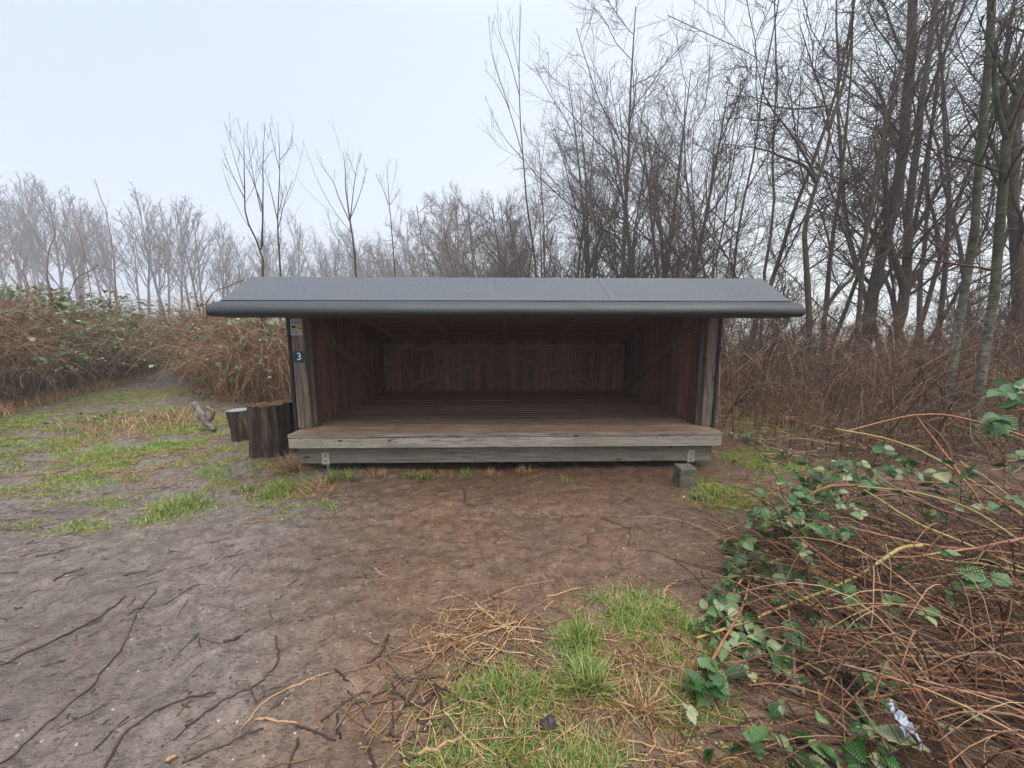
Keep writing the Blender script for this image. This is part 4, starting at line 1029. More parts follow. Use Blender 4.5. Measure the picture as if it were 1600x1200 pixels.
tag(link('fallen_brush', Geo().tube(P, rg.uniform(.002, .005, (n, 1))*np.ones((n, 6)), 3).mesh('fallen_brush', True), MAT['bankmix']), 'fallen dead stems lying across the floor of the right-hand wood', 'undergrowth', kind='stuff')
# low green plants on the right behind the bramble
def plant(label, u, v, n, rr_, size, seed, hh=.12, mat='leaf'):
    rgp = np.random.default_rng(seed); c = gp(u, v); e = empty('leafy_plant', (c[0], c[1], hz(c[0], c[1])), label, 'plant')
    b = np.column_stack([rgp.normal(0, rr_, n), rgp.normal(0, rr_, n), rgp.uniform(.3, 1, n)*hh]); G = Geo(); st = Geo()
    trefoils(b, rgp, rgp.uniform(.7, 1.1, n)*size, 4, False, G, st)
    P = np.stack([b*np.array([.5, .5, 0])-np.array([0, 0, .03]), b*np.array([.8, .8, .6]), b], 1); st.tube(P, np.full((n, 3), .002), 3)
    link('stems', st.mesh('stems', True), MAT['dead_cane'], e); link('foliage', G.mesh('foliage', True), MAT[mat], e)
plant('small green plant growing beside the right end of the deck', 1165, 690, 26, .16, .055, 1)
plant('tiny green plant just right of the footing block', 1092, 782, 12, .05, .03, 2, .05)
plant('low leafy plant behind the bramble canes in front of the pale trunks', 1245, 720, 22, .18, .06, 3)
plant('green plant at the end of the path below the left bank', 165, 655, 40, .3, .07, 4, .15, 'leaf_far')
plant('green leafy plant beside the dry stems where the path bends', 318, 625, 22, .15, .06, 5, .18, 'leaf_far')

# --- foreground bramble on the right
rg = np.random.default_rng(57)
def bramble(label, canes, seed, leafspec, name='bramble_bush', mul=1.25):
    """canes: list of ([(u,v,Y)...], radius, material). leafspec: list of (u, v, Y, du, dv, n, size)"""
    rgb = np.random.default_rng(seed)
    c = at(*[canes[0][0][-1][k] for k in (0, 1)], canes[0][0][-1][2]); off = np.array([c[0], c[1], hz(c[0], c[1])])
    e = empty(name, off, label, 'brambles')
    th = Geo()
    for pts, r, mt in canes:
        W = spline(np.array([above(*q, .03) for q in pts]), 22); W[1:-1] += np.cumsum(rgb.standard_normal((20, 3))*.0022, 0)
        r *= 1.4; R = np.linspace(r*.55, r, 22); G = Geo().tube((W-off)[None], R[None], 8)
        # prickles belong to the cane's own mesh
        k = rgb.integers(1, 20, 26); b = W[k]+(W[k+1]-W[k])*rgb.random((26, 1))-off; d = rgb.standard_normal((26, 3)); d /= np.linalg.norm(d, axis=1, keepdims=True)
        G.tube(np.stack([b, b+d*(r+.007)], 1), np.stack([np.full(26, .0022), np.full(26, .0003)], 1), 4)
        link('cane', G.mesh('cane', True), MAT[mt], e)
    G = Geo(); st = Geo()
    for u, v, Yd, du, dv, n, s in leafspec:
        n = int(n*mul); L = np.array([above(u+du*rgb.normal(), v+dv*rgb.normal(), Yd+.10*rgb.normal(), .03) for _ in range(n)])
        gz = height(L[:, 0], L[:, 1]); L[:, 2] = np.maximum(L[:, 2], gz+.02); L -= off
        trefoils(L, rgb, rgb.uniform(.75, 1.15, n)*s, 12, True, G, st, .7)
        P = np.stack([L, L+np.column_stack([rgb.normal(0, .03, n), rgb.normal(0, .03, n), np.full(n, -.08)])], 1); st.tube(P, np.full((n, 2), .0016), 3)
    if G.n: G.add(np.vstack(st.V), np.vstack(st.Q)); link('foliage', G.mesh('foliage', True), MAT['leaf'], e)
    return e
bramble('bramble with a long bare orange cane reaching left and glossy leaves at the mud edge', [
    ([(1088, 997, 1.75), (1150, 980, 1.78), (1210, 957, 1.82), (1330, 907, 1.9), (1400, 860, 1.95), (1440, 852, 2.0)], .0075, 'cane_green'),
    ([(1250, 842, 2.0), (1320, 890, 1.9), (1450, 942, 1.75), (1600, 1025, 1.55), (1680, 1080, 1.45)], .0075, 'cane_red'),
    ([(1150, 850, 2.3), (1170, 900, 2.15), (1160, 950, 2.0), (1130, 1010, 1.8), (1110, 1060, 1.65)], .005, 'cane_red'),
    ([(1225, 905, 2.1), (1240, 1000, 1.9), (1250, 1080, 1.6)], .005, 'cane_brown'),
    ([(1180, 860, 2.4), (1175, 890, 2.3), (1150, 930, 2.2), (1155, 985, 2.0)], .006, 'cane_red'),
    ([(1330, 1150, 1.25), (1290, 1110, 1.35), (1270, 1060, 1.5), (1225, 1000, 1.7)], .006, 'cane_brown')], 1,
    [(1160, 850, 2.35, 16, 18, 11, .07), (1195, 885, 2.2, 22, 22, 14, .075), (1150, 920, 2.1, 14, 22, 9, .075), (1135, 960, 1.95, 16, 20, 11, .075), (1165, 1010, 1.8, 24, 16, 10, .075), (1110, 1060, 1.7, 14, 18, 6, .08),
     (1240, 960, 1.95, 35, 30, 10, .07), (1225, 1005, 1.85, 30, 20, 7, .06), (1260, 880, 2.1, 30, 30, 10, .065)])
bramble('leafy bramble mound between the deck end and the pale trunks', [
    ([(1220, 812, 2.5), (1250, 785, 2.55), (1300, 762, 2.6), (1360, 765, 2.65)], .008, 'cane_red'),
    ([(1305, 670, 3.1), (1400, 690, 3.0), (1475, 725, 2.85), (1600, 807, 2.6), (1660, 850, 2.5)], .009, 'cane_green'),
    ([(1322, 674, 3.2), (1430, 648, 3.1), (1500, 652, 3.0), (1600, 682, 2.8), (1680, 720, 2.7)], .008, 'cane_red'),
    ([(1432, 650, 3.1), (1475, 705, 2.9), (1515, 760, 2.7), (1540, 800, 2.6)], .007, 'cane_red'),
    ([(1230, 830, 2.6), (1300, 790, 2.6), (1390, 770, 2.6), (1480, 800, 2.5)], .006, 'cane_brown'),
    ([(1130, 830, 2.7), (1200, 800, 2.7), (1290, 790, 2.6), (1400, 820, 2.4)], .005, 'cane_brown')], 2,
    [(1240, 800, 2.5, 35, 18, 22, .07), (1300, 775, 2.6, 45, 18, 26, .07), (1350, 730, 2.8, 50, 15, 16, .075), (1420, 735, 2.7, 40, 14, 10, .085), (1280, 830, 2.3, 50, 20, 16, .065), (1215, 830, 2.4, 20, 15, 8, .065), (1300, 740, 2.9, 40, 12, 10, .07), (1500, 780, 2.4, 50, 40, 8, .08)])
rs_ = random.Random(12); SWEEP = []
for k in range(26):
    v1 = rs_.uniform(740, 1180); u0 = rs_.uniform(1240, 1480)+max(0, 900-v1)*.3; Y1 = 2.9-(v1-700)/480*1.7; v0 = v1-rs_.uniform(-25, 150); um = (u0+1680)/2
    SWEEP.append(([(u0, v0, Y1+.45), (um-60, (v0+v1)/2-rs_.uniform(5, 30), Y1+.25), (um+100, (v0*.3+v1*.7)-rs_.uniform(0, 15), Y1+.1), (1690, v1, Y1)], rs_.uniform(.0028, .0062), rs_.choice(['cane_red', 'cane_brown', 'cane_brown', 'cane_green', 'cane_red'])))
bramble('bramble of parallel olive and red canes sweeping in from the right picture edge', [
    ([(1330, 825, 2.2), (1450, 850, 2.1), (1600, 867, 2.0), (1700, 880, 1.95)], .0075, 'cane_red'),
    ([(1410, 912, 1.9), (1500, 920, 1.85), (1600, 927, 1.8), (1700, 930, 1.75)], .007, 'cane_brown'),
    ([(1350, 765, 2.4), (1420, 810, 2.25), (1500, 845, 2.1), (1600, 890, 1.95), (1690, 930, 1.85)], .0075, 'cane_green'),
    ([(1340, 760, 2.5), (1430, 770, 2.4), (1520, 800, 2.25), (1600, 850, 2.1), (1680, 900, 2.0)], .007, 'cane_green'),
    ([(1370, 745, 2.5), (1460, 790, 2.3), (1540, 820, 2.2), (1640, 880, 2.0)], .006, 'cane_brown'),
    ([(1320, 870, 2.1), (1420, 868, 2.0), (1520, 855, 1.95), (1620, 835, 1.9)], .006, 'cane_red'),
    ([(1350, 1060, 1.5), (1470, 1050, 1.45), (1600, 1045, 1.4), (1690, 1050, 1.35)], .007, 'cane_red'),
    ([(1380, 1005, 1.7), (1490, 1000, 1.6), (1610, 985, 1.55), (1690, 980, 1.5)], .006, 'cane_brown'),
    ([(1300, 985, 1.75), (1380, 1005, 1.65), (1440, 1100, 1.4), (1480, 1180, 1.25), (1500, 1240, 1.15)], .006, 'cane_red'),
    ([(1370, 890, 1.95), (1400, 1000, 1.7), (1460, 1120, 1.4), (1540, 1240, 1.2)], .006, 'cane_brown'),
    ([(1400, 1020, 1.6), (1500, 1080, 1.45), (1580, 1150, 1.3), (1650, 1220, 1.2)], .0075, 'cane_red'),
    ([(1450, 870, 2.0), (1540, 880, 1.95), (1620, 900, 1.9)], .006, 'cane_green'),
    ([(1500, 720, 2.8), (1560, 760, 2.6), (1640, 830, 2.4)], .007, 'cane_green')]+SWEEP, 3,
    [(1460, 895, 1.9, 18, 25, 4, .085), (1555, 900, 1.8, 25, 10, 2, .12), (1340, 965, 1.8, 25, 20, 6, .06), (1380, 1060, 1.55, 30, 15, 6, .065), (1350, 1090, 1.4, 40, 25, 6, .06), (1325, 1170, 1.2, 40, 20, 8, .07), (1500, 940, 1.7, 60, 40, 6, .06), (1200, 1160, 1.25, 40, 25, 6, .06)])
bramble('bramble sprig with big pale leaves at the right picture edge beside the trunks', [([(1560, 660, 2.3), (1590, 640, 2.25), (1640, 640, 2.2), (1700, 690, 2.1)], .006, 'cane_red'), ([(1580, 740, 2.3), (1620, 720, 2.25), (1700, 760, 2.1)], .006, 'cane_green')], 4,
    [(1580, 620, 2.25, 14, 12, 5, .11), (1575, 665, 2.25, 16, 14, 4, .10), (1590, 730, 2.25, 14, 18, 3, .09)], mul=1.1)
# big pale leaves at the bottom of the picture
for lb, u, v, Yd, s in (('pair of big pale bramble leaves facing up at the bottom right', 1420, 1165, 1.2, .11), ('single pale bramble leaf in the canes right of the white litter', 1505, 1110, 1.3, .07), ('small trio of pale leaves on the ground left of the bramble', 1075, 1110, 1.5, .045), ('pale curled leaf above the canes beside the white litter', 1490, 1145, 1.25, .07)):
    c = above(u, v, Yd, .05); G = Geo(); rgb = np.random.default_rng(int(u)); n = 3 if 'trio' in lb else (2 if 'pair' in lb else 1)
    a = rgb.uniform(0, 6.28)+np.arange(n)*1.3; d = np.stack([np.cos(a), np.sin(a), np.full(n, -.2)], -1)
    W, q, U = leaves(np.zeros((n, 3)), d, np.tile([0., -.2, 1.], (n, 1)), np.full(n, s), 10, True); G.add(W, q, None, U)
    o = link('pale_leaf', G.mesh('pale_leaf', True), MAT['leaf_pale']); o.location = c; tag(o, lb, 'leaf')
# tangle of thin dead canes under the bramble (past counting)
rg = np.random.default_rng(66)
def f5(x, y): return sstep(.55, 1.35, x-.55*(y-1.1))*(.12+.88*sstep(2.5, 1.7, y-.12*x))*sstep(3.6, 3.0, y)*sstep(.9, 1.1, y+.1*x)
p = inside_rand(2500, f5, .7, 5.2, .8, 3.7, rg); B = on_ground(p, -.01); n = len(B)
h = rg.uniform(.02, .50, n)*rg.uniform(.2, 1, n)*np.clip((p[:, 0]-.55)/1.2, .25, 1); az = rg.normal(np.pi*.92, .75, n)
P = arcs(B, h, rg.uniform(.15, .8, n)*np.clip((p[:, 0]-.2)/1.6, .2, 1), az, 9, rg, .0035, rg.uniform(.3, 1.1, n)[:, None]); P[..., 2] = np.maximum(P[..., 2], height(P[..., 0], P[..., 1])+.006)
R = np.linspace(1, .5, 9)[None]*rg.uniform(.0018, .005, n)[:, None]; G = Geo().tube(P, R, 4)
tag(link('cane_tangle', G.mesh('cane_tangle', True), MAT['dead_cane']), 'tangle of thin dead reddish canes under the foreground bramble', 'undergrowth', kind='stuff')
p = inside_rand(1500, f5, .7, 5.2, .8, 3.7, rg); B = on_ground(p, .012); n = len(B); a = rg.normal(2.3, .6, n); ln = rg.uniform(.1, .5, n); t = np.linspace(-.5, .5, 6)[None]
P = np.stack([B[:, :1]+ln[:, None]*t*np.cos(a)[:, None], B[:, 1:2]+ln[:, None]*t*np.sin(a)[:, None], np.zeros((n, 6))], -1); P[..., :2] += np.cumsum(rg.standard_normal((n, 6, 2))*.008, 1)
P[..., 2] = height(P[..., 0], P[..., 1])+rg.uniform(.004, .05, n)[:, None]
tag(link('dry_straw', Geo().tube(P, np.full((n, 6), .0017), 3).mesh('dry_straw', True), MAT['straw']), 'pale dry stalks lying under the bramble at the bottom right', 'straw', kind='stuff')

# white litter
c = above(1412, 1132, 1.4, .11); rgl = np.random.default_rng(15)
A_, B_ = at(1390, 1100, c[1]+.04)-c, at(1440, 1162, c[1]-.04)-c
nu, nv = 13, 5; pu = np.linspace(0, 1, nu); W = []
for i_, q_ in enumerate(pu):
    for j_ in range(nv):
        ww_ = (.010+.016*math.sin(3.1*q_+.2)+.007*rgl.standard_normal())*(j_/(nv-1)-.5)*2
        W.append(A_+(B_-A_)*q_+np.array([ww_, ww_*.7, .011*rgl.standard_normal()+.012*math.sin(q_*9+j_)]))
idx = np.arange(nu*nv).reshape(nu, nv); G = Geo(); G.add(W, np.stack([idx[:-1, :-1], idx[:-1, 1:], idx[1:, 1:], idx[1:, :-1]], -1).reshape(-1, 4))
o = link('paper_litter', G.mesh('paper_litter'), MAT['paper']); o.location = c; sm_ = o.modifiers.new('solid', 'SOLIDIFY'); sm_.thickness = .0012
tag(o, 'torn folded piece of white litter caught in the canes at the bottom right', 'litter')

# ------------------------------------------------------------------ grass
def blades(p, rg, L, wd, lean, K=4, z0=-.004):
    """curved flat blades (ribbons with K rows)"""
    n = len(p); B = on_ground(p, z0); a = rg.uniform(0, 6.28, n); ln = L*rg.uniform(.5, 1.2, n); t = np.linspace(0, 1, K)
    th = lean*rg.uniform(.3, 1.3, n)
    out = ln[:, None]*(np.sin(th)[:, None]*t[None]+.35*np.sin(th)[:, None]*t[None]**2); up = ln[:, None]*(np.cos(th)[:, None]*t[None]-.25*th[:, None]*t[None]**2)
    c = np.stack([B[:, :1]+out*np.cos(a)[:, None], B[:, 1:2]+out*np.sin(a)[:, None], B[:, 2:]+np.maximum(up, .004)], -1)
    s = np.stack([-np.sin(a), np.cos(a), 0*a], -1)[:, None]*(wd*(1-t**2)*.5+.0002)[None, :, None]
    V = np.stack([c-s, c+s], 2).reshape(-1, 3); idx = np.arange(n*K*2).reshape(n, K, 2)
    q = np.stack([idx[:, :-1, 0], idx[:, :-1, 1], idx[:, 1:, 1], idx[:, 1:, 0]], -1).reshape(-1, 4)
    return V, q
rg = np.random.default_rng(77)
def patchy(f, s, k=3.2, th=.45): return lambda x, y: np.clip(f(x, y)*1.25, 0, 1)*sstep(th-.13, th+.12, fbm(x*k, y*k, s, 3))
p = inside_rand(130000, patchy(m_turf, 91, 3.6, .46), -11, 4.5, 2.6, 11, rg)
tag(link('turf', mesh_np('turf', *blades(p, rg, .045, .004, 1.15, 3)), MAT['turf']), 'short trampled green turf in patches along the muddy path', 'grass', kind='stuff')
p = inside_rand(9000, patchy(m_near, 95, 6, .53), -.6, 1.8, .9, 2.4, rg)
tag(link('grass', mesh_np('grass', *blades(p, rg, .058, .003, 1.15, 4)), MAT['grass']), 'fresh green grass mixed with straw at the bottom of the clearing', 'grass', kind='stuff')
p = inside_rand(8000, patchy(m_near, 195, 9, .48), -.7, 1.9, .9, 2.5, rg)
tag(link('moss', mesh_np('moss', *blades(p, rg, .022, .003, 1.2, 3)), MAT['turf']), 'short mossy growth between the grass and straw in the foreground', 'moss', kind='stuff')
# straw trodden flat among the grass
def flat(n, f, bx, lmin, lmax, r, mat, name, label, seed, zl=.012):
    rgf = np.random.default_rng(seed); p = inside_rand(n, f, *bx, rgf); n = len(p); a = rgf.uniform(0, 6.28, n); ln = rgf.uniform(lmin, lmax, n)*rgf.uniform(.4, 1, n); t = np.linspace(-.5, .5, 5)[None]
    P = np.stack([p[:, :1]+ln[:, None]*t*np.cos(a)[:, None], p[:, 1:]+ln[:, None]*t*np.sin(a)[:, None], np.zeros((n, 5))], -1); P[..., :2] += np.cumsum(rgf.standard_normal((n, 5, 2))*.05, 1)*ln[:, None, None]
    P[..., 2] = height(P[..., 0], P[..., 1])+(.002+zl*rgf.random(n)**2)[:, None]
    return tag(link(name, Geo().tube(P, r*rgf.uniform(.6, 1.3, (n, 1))*np.ones((n, 5)), 3).mesh(name, True), MAT[mat]), label, 'straw', kind='stuff')
flat(1000, lambda x, y: np.clip(blobs(x, y, [(800, 1060, 150, 60, .8), (1000, 1080, 130, 90, 1), (900, 1170, 160, 40, .8), (760, 985, 70, 40, .7), (1090, 1150, 90, 60, 1)]), 0, 1)*sstep(.35, .6, fbm(x*5, y*5, 311)), (-.8, 2, .9, 2.6), .05, .26, .0014, 'straw', 'trodden_straw', 'thin straw trodden flat between the foreground grass and the bramble', 21, .03)
flat(5200, lambda x, y: np.clip(m_turf(x, y)+.6*blobs(x, y, [(330, 700, 60, 30, 1), (280, 660, 90, 25, 1), (470, 770, 60, 25, 1)]), 0, 1)*sstep(.4, .6, fbm(x*3, y*3, 312)), (-11, 4.5, 2.6, 11), .05, .22, .0025, 'straw', 'trodden_straw', 'dead grass trodden flat among the turf beside the path', 22)
# tufts one can count
def tuft(label, group, u, v, n, L, spread, mat, seed, wd=.004, lean=.75):
    rgt = np.random.default_rng(seed); c = gp(u, v); z = hz(c[0], c[1]); p = np.column_stack([c[0]+np.clip(rgt.normal(0, spread*.85, n), -1.7*spread, 1.7*spread), c[1]+np.clip(rgt.normal(0, spread*.7, n), -1.4*spread, 1.4*spread)])
    V, q = blades(p, rgt, L, wd, lean, 5); V = V-np.array([c[0], c[1], z])
    o = link('grass_tuft', mesh_np('grass_tuft', V, q), MAT[mat]); o.location = (c[0], c[1], z); tag(o, label, 'grass tuft', group); return o
TG = 'grass tufts along the front of the deck'
for k, (u, v, n, L, m_, lb) in enumerate([(518, 752, 130, .14, 'grass', 'leftmost green tuft under the deck beam below the left bracket'), (545, 750, 110, .14, 'grass', 'green tuft just right of the leftmost tuft under the deck beam'), (590, 744, 70, .12, 'straw', 'straw-yellow tuft under the deck beam, third from the left'), (643, 746, 90, .11, 'grass', 'green tuft of the close pair under the deck beam, left one'), (663, 747, 100, .11, 'grass', 'green tuft of the close pair under the deck beam, right one'), (695, 744, 60, .10, 'straw', 'brown withered tuft right of the close green pair under the deck beam'), (728, 743, 80, .11, 'grass', 'yellow-green tuft under the middle of the deck beam'), (768, 741, 70, .11, 'straw', 'dry tuft under the middle of the deck beam right of the yellow-green one'), (818, 738, 80, .12, 'straw', 'dry tuft under the deck beam right of its middle'), (880, 751, 45, .09, 'grass', 'small lone green tuft on the bare mud before the right half of the deck')]):
    tuft(lb, TG, u, v, n, L, .045, m_, k)
tuft('golden clump of dead grass at the left front corner of the deck', None, 462, 735, 420, .26, .09, 'straw', 30, .004, .9)
tuft('matted dead grass in front of the golden clump at the deck corner', None, 490, 765, 260, .16, .11, 'straw', 31, .004, 1.3)
tuft('bright green clump left of the golden dead grass', None, 432, 768, 330, .10, .11, 'grass', 32)
tuft('green clump on the mud left of the stumps', None, 290, 785, 300, .10, .12, 'grass', 33)
tuft('flat green clump at the left of the mud beside the green clump', None, 245, 800, 160, .08, .10, 'grass', 34)
tuft('small green clump in front of the charred stump', None, 382, 765, 150, .08, .08, 'grass', 35)
tuft('low green clump at the right foot of the footing block', None, 1125, 778, 260, .09, .12, 'grass', 36)
tuft('tall bright tuft at the top of the grassy patch in the foreground', None, 910, 1000, 130, .13, .035, 'grass', 37)
tuft('bright spreading tuft in the middle of the grassy patch in the foreground', None, 922, 1075, 170, .15, .035, 'grass', 38)
tuft('yellowish tuft right of the bright spreading tuft in the foreground', None, 1005, 1110, 90, .12, .03, 'straw', 39)
tuft('green tuft beside the orange cane tip at the bramble edge', None, 1075, 985, 90, .10, .05, 'grass', 40)
tuft('bent green tuft in the straw left of the dark stone', None, 790, 1075, 140, .11, .06, 'grass', 41)
# dry grass skirts of the left bank and the path
def f6(x, y): return sstep(-.9, -.1, bank_d(x, y))*sstep(.9, .2, bank_d(x, y))*(x < -4.8)+f3(x, y)*.25+blobs(x, y, [(255, 650, 60, 15, .6), (300, 655, 50, 10, .6)])
p = inside_rand(9000, patchy(f6, 99, 1.2, .45), -16, -2.4, 4, 13, rg)
tag(link('dead_grass', mesh_np('dead_grass', *blades(p, rg, .30, .006, 1.0, 4)), MAT['straw']), 'dead yellow grass along the foot of the left bramble bank', 'grass', kind='stuff')
# straw heap
c = gp(762, 985)
def heap(n, cu, cv, sx, sy, seed, lmin, lmax, r, zmax, mat, name, label, cat):
    rgh = np.random.default_rng(seed); c = gp(cu, cv); b = np.column_stack([c[0]+rgh.normal(0, sx, n), c[1]+rgh.normal(0, sy, n)]); a = rgh.uniform(0, 6.28, n); ln = rgh.uniform(lmin, lmax, n); t = np.linspace(-.5, .5, 6)[None]
    P = np.stack([b[:, :1]+ln[:, None]*t*np.cos(a)[:, None], b[:, 1:]+ln[:, None]*t*np.sin(a)[:, None], np.zeros((n, 6))], -1); P[..., :2] += np.cumsum(rgh.standard_normal((n, 6, 2))*.006, 1)
    P[..., 2] = height(P[..., 0], P[..., 1])+.003+(rgh.random(n)*zmax*np.exp(-((b-c[:2])**2).sum(1)/(2*sx*sx)))[:, None]
    o0 = np.array([c[0], c[1], 0]); o = link(name, Geo().tube(P-o0, rgh.uniform(.6, 1.3, (n, 1))*np.full((n, 6), r), 4).mesh(name, True), MAT[mat]); o.location = o0
    return tag(o, label, cat, kind='stuff')
heap(150, 765, 985, .22, .13, 1, .04, .30, .0022, .018, 'straw', 'straw_heap', 'heap of dry straw and broken stalks on the mud in the foreground', 'straw')
heap(90, 760, 1130, .28, .14, 2, .06, .28, .0025, .02, 'straw', 'straw_heap', 'loose straw scattered through the grass at the bottom of the picture', 'straw')
heap(120, 1010, 1080, .16, .18, 3, .08, .30, .0018, .02, 'straw', 'straw_heap', 'thin pale stalks lying between the grass patch and the bramble', 'straw')
heap(60, 700, 1100, .25, .12, 4, .06, .22, .0035, .015, 'stick', 'broken_twigs', 'dark broken twigs in the grass at the bottom of the picture', 'twigs')
# scattered debris over the mud (past counting)
p = inside_rand(2600, lambda x, y: np.clip(.25+.75*fbm(x*1.5, y*1.5, 88), 0, 1)*(bank_d(x, y) < -.2)*(y < 5.5), -6, 2.2, 1.0, 5.5, rg); n = len(p); a = rg.normal(.6, .9, n); ln = .012+.13*rg.random(n)**2.5; t = np.linspace(-.5, .5, 4)[None]
P = np.stack([p[:, :1]+ln[:, None]*t*np.cos(a)[:, None], p[:, 1:]+ln[:, None]*t*np.sin(a)[:, None], np.zeros((n, 4))], -1); P[..., :2] += np.cumsum(rg.standard_normal((n, 4, 2))*.004, 1); P[..., 2] = height(P[..., 0], P[..., 1])+.002
tag(link('twig_litter', Geo().tube(P, rg.uniform(.001, .0032, (n, 1))*np.ones((n, 4)), 4).mesh('twig_litter', True), MAT['stick']), 'small broken twigs trodden into the mud', 'twigs', kind='stuff')
def chips(n, f, bx, smin, smax, mat, name, label, seed, cat):
    rgc = np.random.default_rng(seed); p = inside_rand(n, f, *bx, rgc); n = len(p); B = on_ground(p, .001)
    oct_ = np.array([(1, 0, 0), (.3, .8, 0), (-.7, .5, 0), (-.9, -.3, 0), (0, -.9, 0), (.7, -.6, 0), (0, 0, .5)]); f_ = np.array([(k, (k+1) % 6, 6) for k in range(6)])
    a = rgc.uniform(0, 6.28, n); s = rgc.uniform(smin, smax, n)[:, None, None]; st = np.column_stack([np.ones(n), rgc.uniform(.3, .9, n), rgc.uniform(.3, .9, n)])[:, None]
    W = oct_[None]*st*s*(1+.2*rgc.standard_normal((n, 7, 1))); ca, sa = np.cos(a)[:, None], np.sin(a)[:, None]
    W = np.stack([W[..., 0]*ca-W[..., 1]*sa, W[..., 0]*sa+W[..., 1]*ca, W[..., 2]], -1)+B[:, None]
    q = (f_[None]+(np.arange(n)*7)[:, None, None]).reshape(-1, 3)
    return tag(link(name, mesh_np(name, W.reshape(-1, 3), None, q, smooth=False), MAT[mat]), label, cat, kind='stuff')
MAT['grit'] = strand('grit', [(0, (.02, .017, .016)), (.45, (.07, .052, .043)), (.75, (.19, .12, .08)), (.95, (.30, .21, .15)), (1, (.42, .37, .31))], .6, .4)
chips(5200, lambda x, y: np.clip(.5+.5*fbm(x*2, y*2, 61), 0, 1)*(bank_d(x, y) < -.2), (-5, 2.3, 1.0, 5.0),   .0025, .009, 'grit', 'grit', 'bits of grit and wood chips strewn over the mud', 3, 'grit')
chips(300, lambda x, y: np.exp(-((y-2.98)/.07)**2)*sstep(-2.0, -1.5, x)*sstep(1.0, .5, x), (-2.1, 1.1, 2.7, 3.3), .004, .015, 'grit', 'grit', 'line of washed-out grit under the drip edge of the roof', 4, 'grit')
# dead leaves on the wood floor and under brambles
p = inside_rand(5200, lambda x, y: np.clip(sstep(2.4, 3.0, x-.12*(y-5))*sstep(3.6, 4.6, y)+.7*f5(x, y)+.6*sstep(.0, .5, bank_d(x, y))*(x < -2), 0, 1), -14, 12, 1, 12, rg); n = len(p); B = on_ground(p, .012)
d = rg.standard_normal((n, 3)); d[:, 2] *= .3; nr = np.stack([rg.normal(0, .5, n), rg.normal(0, .5, n), np.ones(n)], -1); W, q, U = leaves(B, d, nr, rg.uniform(.04, .09, n), 2)
tag(link('fallen_leaves', mesh_np('fallen_leaves', W, q, uv=U), MAT['leaf_dead']), 'brown fallen leaves on the floor of the wood and the bank', 'leaves', kind='stuff')

# ------------------------------------------------------------------ sticks one can count
def stick(label, pts, r, mat='stick_dark', fork=None, lift=.0, name='stick'):
    W = np.array([gp(u, v) for u, v in pts]); W = spline(W, max(8, 4*len(pts))); rgs = np.random.default_rng(int(pts[0][0]*7+pts[0][1])); W[1:-1, :2] += rgs.standard_normal((len(W)-2, 2))*.004
    W[:, 2] = height(W[:, 0], W[:, 1])+r*.8+lift; o0 = W.mean(0); R = np.linspace(1.05, .75, len(W))*r*(1+.06*rgs.standard_normal(len(W)))
    G = Geo().rod(W-o0, R, 7)
    if fork:
        F = np.array([gp(u, v) for u, v in fork]); F = spline(F, 8); F[:, 2] = height(F[:, 0], F[:, 1])+r*.8; G.rod(F-o0, np.linspace(r*.8, r*.45, 8), 6)
    o = link(name, G.mesh('stick', True), MAT[mat]); o.location = o0; tag(o, label, 'stick')
stick('long dark stick entering the mud from the left picture edge', [(-30, 1050), (0, 1038), (60, 1015), (120, 985), (165, 960), (197, 940)], .006)
stick('longest thin curved stick on the mud, with a short fork near its upper end', [(-5, 1198), (60, 1145), (110, 1105), (165, 1050), (200, 1000), (222, 950), (246, 925)], .004, 'stick_dark', [(226, 950), (213, 957), (200, 968)])
stick('dark bowed stick reaching the bottom edge left of the middle', [(160, 1205), (190, 1155), (240, 1120), (290, 1096), (336, 1087)], .005)
stick('thin dark stick near the bottom edge right of the bowed one', [(285, 1198), (340, 1170), (380, 1152), (412, 1143)], .004)
stick('bent dark stick with an upright hooked end in the mud', [(290, 1140), (340, 1105), (380, 1085), (405, 1069), (430, 1045), (435, 1025), (431, 997)], .005)
stick('straight brown stick crossing behind the bent dark stick', [(375, 1140), (440, 1085), (500, 1060)], .0035, 'stick_pale')
stick('short pale broken stick lying crossways on the mud', [(400, 1131), (433, 1129), (466, 1130)], .005, 'stick_pale')
stick('thick knobbed dark stick in the middle of the mud', [(607, 994), (602, 1010), (592, 1025), (574, 1040)], .0075)
stick('long thin stick slanting up towards the straw heap', [(544, 1106), (570, 1092), (592, 1080), (630, 1058)], .005)
stick('reddish stick lying level across the top of the straw heap', [(678, 992), (700, 990), (722, 992)], .006, 'stick_pale')
stick('dark stick slanting across the straw heap', [(718, 999), (708, 1018), (696, 1033)], .006)
stick('dark stick lying level below the straw heap', [(664, 1053), (690, 1056), (714, 1057)], .006)
stick('pale split stick with a dark half above the grassy patch', [(853, 934), (880, 925), (909, 917)], .005, 'stick_pale')
stick('long thin pale stalk pointing right from the straw heap', [(750, 945), (790, 926), (825, 913), (868, 907)], .003, 'stick_pale')
stick('thick grey-brown stick near the bottom edge in the grass', [(652, 1177), (690, 1160), (728, 1146)], .007, 'stick_pale')
stick('short dark stick leaning towards the bottom in the mud left of the grass', [(543, 1082), (562, 1100), (579, 1125)], .004)
stick('thin pale stick slanting on the mud left of the thick knobbed stick', [(450, 1082), (485, 1066), (517, 1056)], .0035, 'stick_pale')
stick('small orange-brown stick above the grassy patch below the split stick', [(851, 954), (858, 946), (865, 939)], .005, 'stick_pale')
stick('dark thin curved twig on the bare mud before the right half of the deck', [(945, 812), (970, 820), (985, 833), (980, 854)], .004)
stick('hooked brown twig between the mud and the bramble leaves', [(1037, 936), (1040, 922), (1052, 912), (1069, 904)], .005, 'stick_pale')
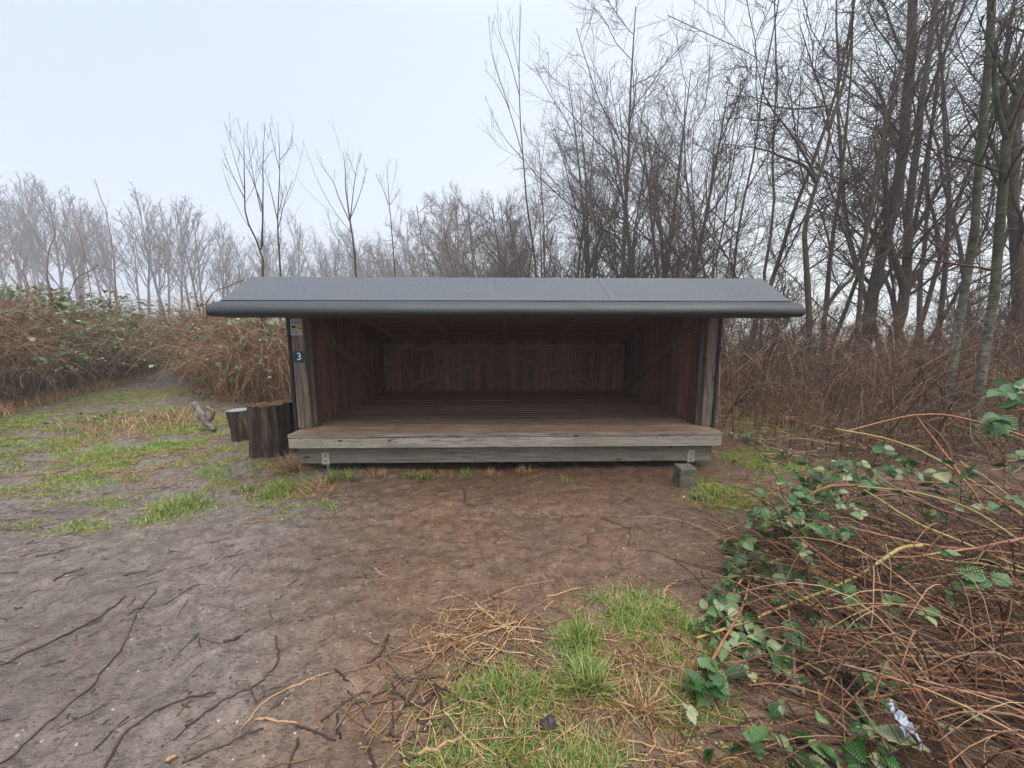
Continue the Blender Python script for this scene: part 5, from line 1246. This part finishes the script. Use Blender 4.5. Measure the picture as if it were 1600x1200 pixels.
stick('thin dark twig pointing at the bramble leaves across the mud', [(1054, 873), (1090, 882), (1130, 890)], .004)
stick('long pale cane lying along the bottom between grass and bramble', [(943, 1156), (990, 1156), (1054, 1172), (1098, 1167)], .004, 'stick_pale')
stick('chip of pale wood at the bottom edge left of the middle', [(262, 1196), (268, 1193), (276, 1190)], .007, 'stick_pale', name='wood_chip')
stick('stubby dark stick on the mud left of the bent stick', [(350, 1008), (362, 1002), (376, 996)], .007)
stick('thin twig on the mud at the left below the turf', [(55, 865), (80, 860), (108, 853)], .005)
stick('dark twig slanting at the left of the mud clearing', [(85, 910), (105, 898), (130, 888)], .005)
stick('short reddish twig on the mud between the straw heap and the drip line', [(585, 890), (597, 897), (608, 901)], .004, 'stick_pale')
stick('root-like twig sticking from the mud before the left half of the deck', [(724, 765), (727, 775), (726, 785)], .008)
# dark stone in the grass
c = gp(857, 1135); G = Geo(); rgs = np.random.default_rng(2); S, K = 14, 8; V = []
for k in range(K):
    ph = math.pi*k/(K-1); V += [(math.sin(ph)*math.cos(a)*.032*(1+.13*rgs.standard_normal()), math.sin(ph)*math.sin(a)*.026*(1+.13*rgs.standard_normal()), math.cos(ph)*.03*(1+.1*rgs.standard_normal())*(1+.4*math.cos(a))) for a in np.arange(S)*2*math.pi/S]
idx = np.arange(S*K).reshape(K, S); G.add(V, np.stack([idx[:-1], idx[1:], np.roll(idx[1:], -1, 1), np.roll(idx[:-1], -1, 1)], -1).reshape(-1, 4))
MAT['stone'] = plain('dark_stone', (.05, .034, .034), .5, .4, .3, 30, .4)
o = link('stone', G.mesh('stone', True), MAT['stone']); o.location = (c[0], c[1], hz(c[0], c[1])+.018); tag(o, 'dark reddish stone lying in the foreground grass', 'stone')

# ------------------------------------------------------------------ fog
G = Geo(); G.box(-180, 180, -65, 195, -1.6, 52)
fm = bpy.data.materials.new('fog'); fm.use_nodes = True; t = fm.node_tree
for nd in list(t.nodes):
    if nd.type == 'BSDF_PRINCIPLED': t.nodes.remove(nd)
pv = t.nodes.new('ShaderNodeVolumePrincipled'); pv.inputs['Density'].default_value = .0032; pv.inputs['Color'].default_value = (.955, .97, 1, 1); pv.inputs['Anisotropy'].default_value = .2
t.links.new(pv.outputs[0], t.nodes['Material Output'].inputs['Volume'])
o = link('haze', fix_normals(G.mesh('haze')), fm); tag(o, 'pale winter fog filling the air', 'haze', kind='stuff')
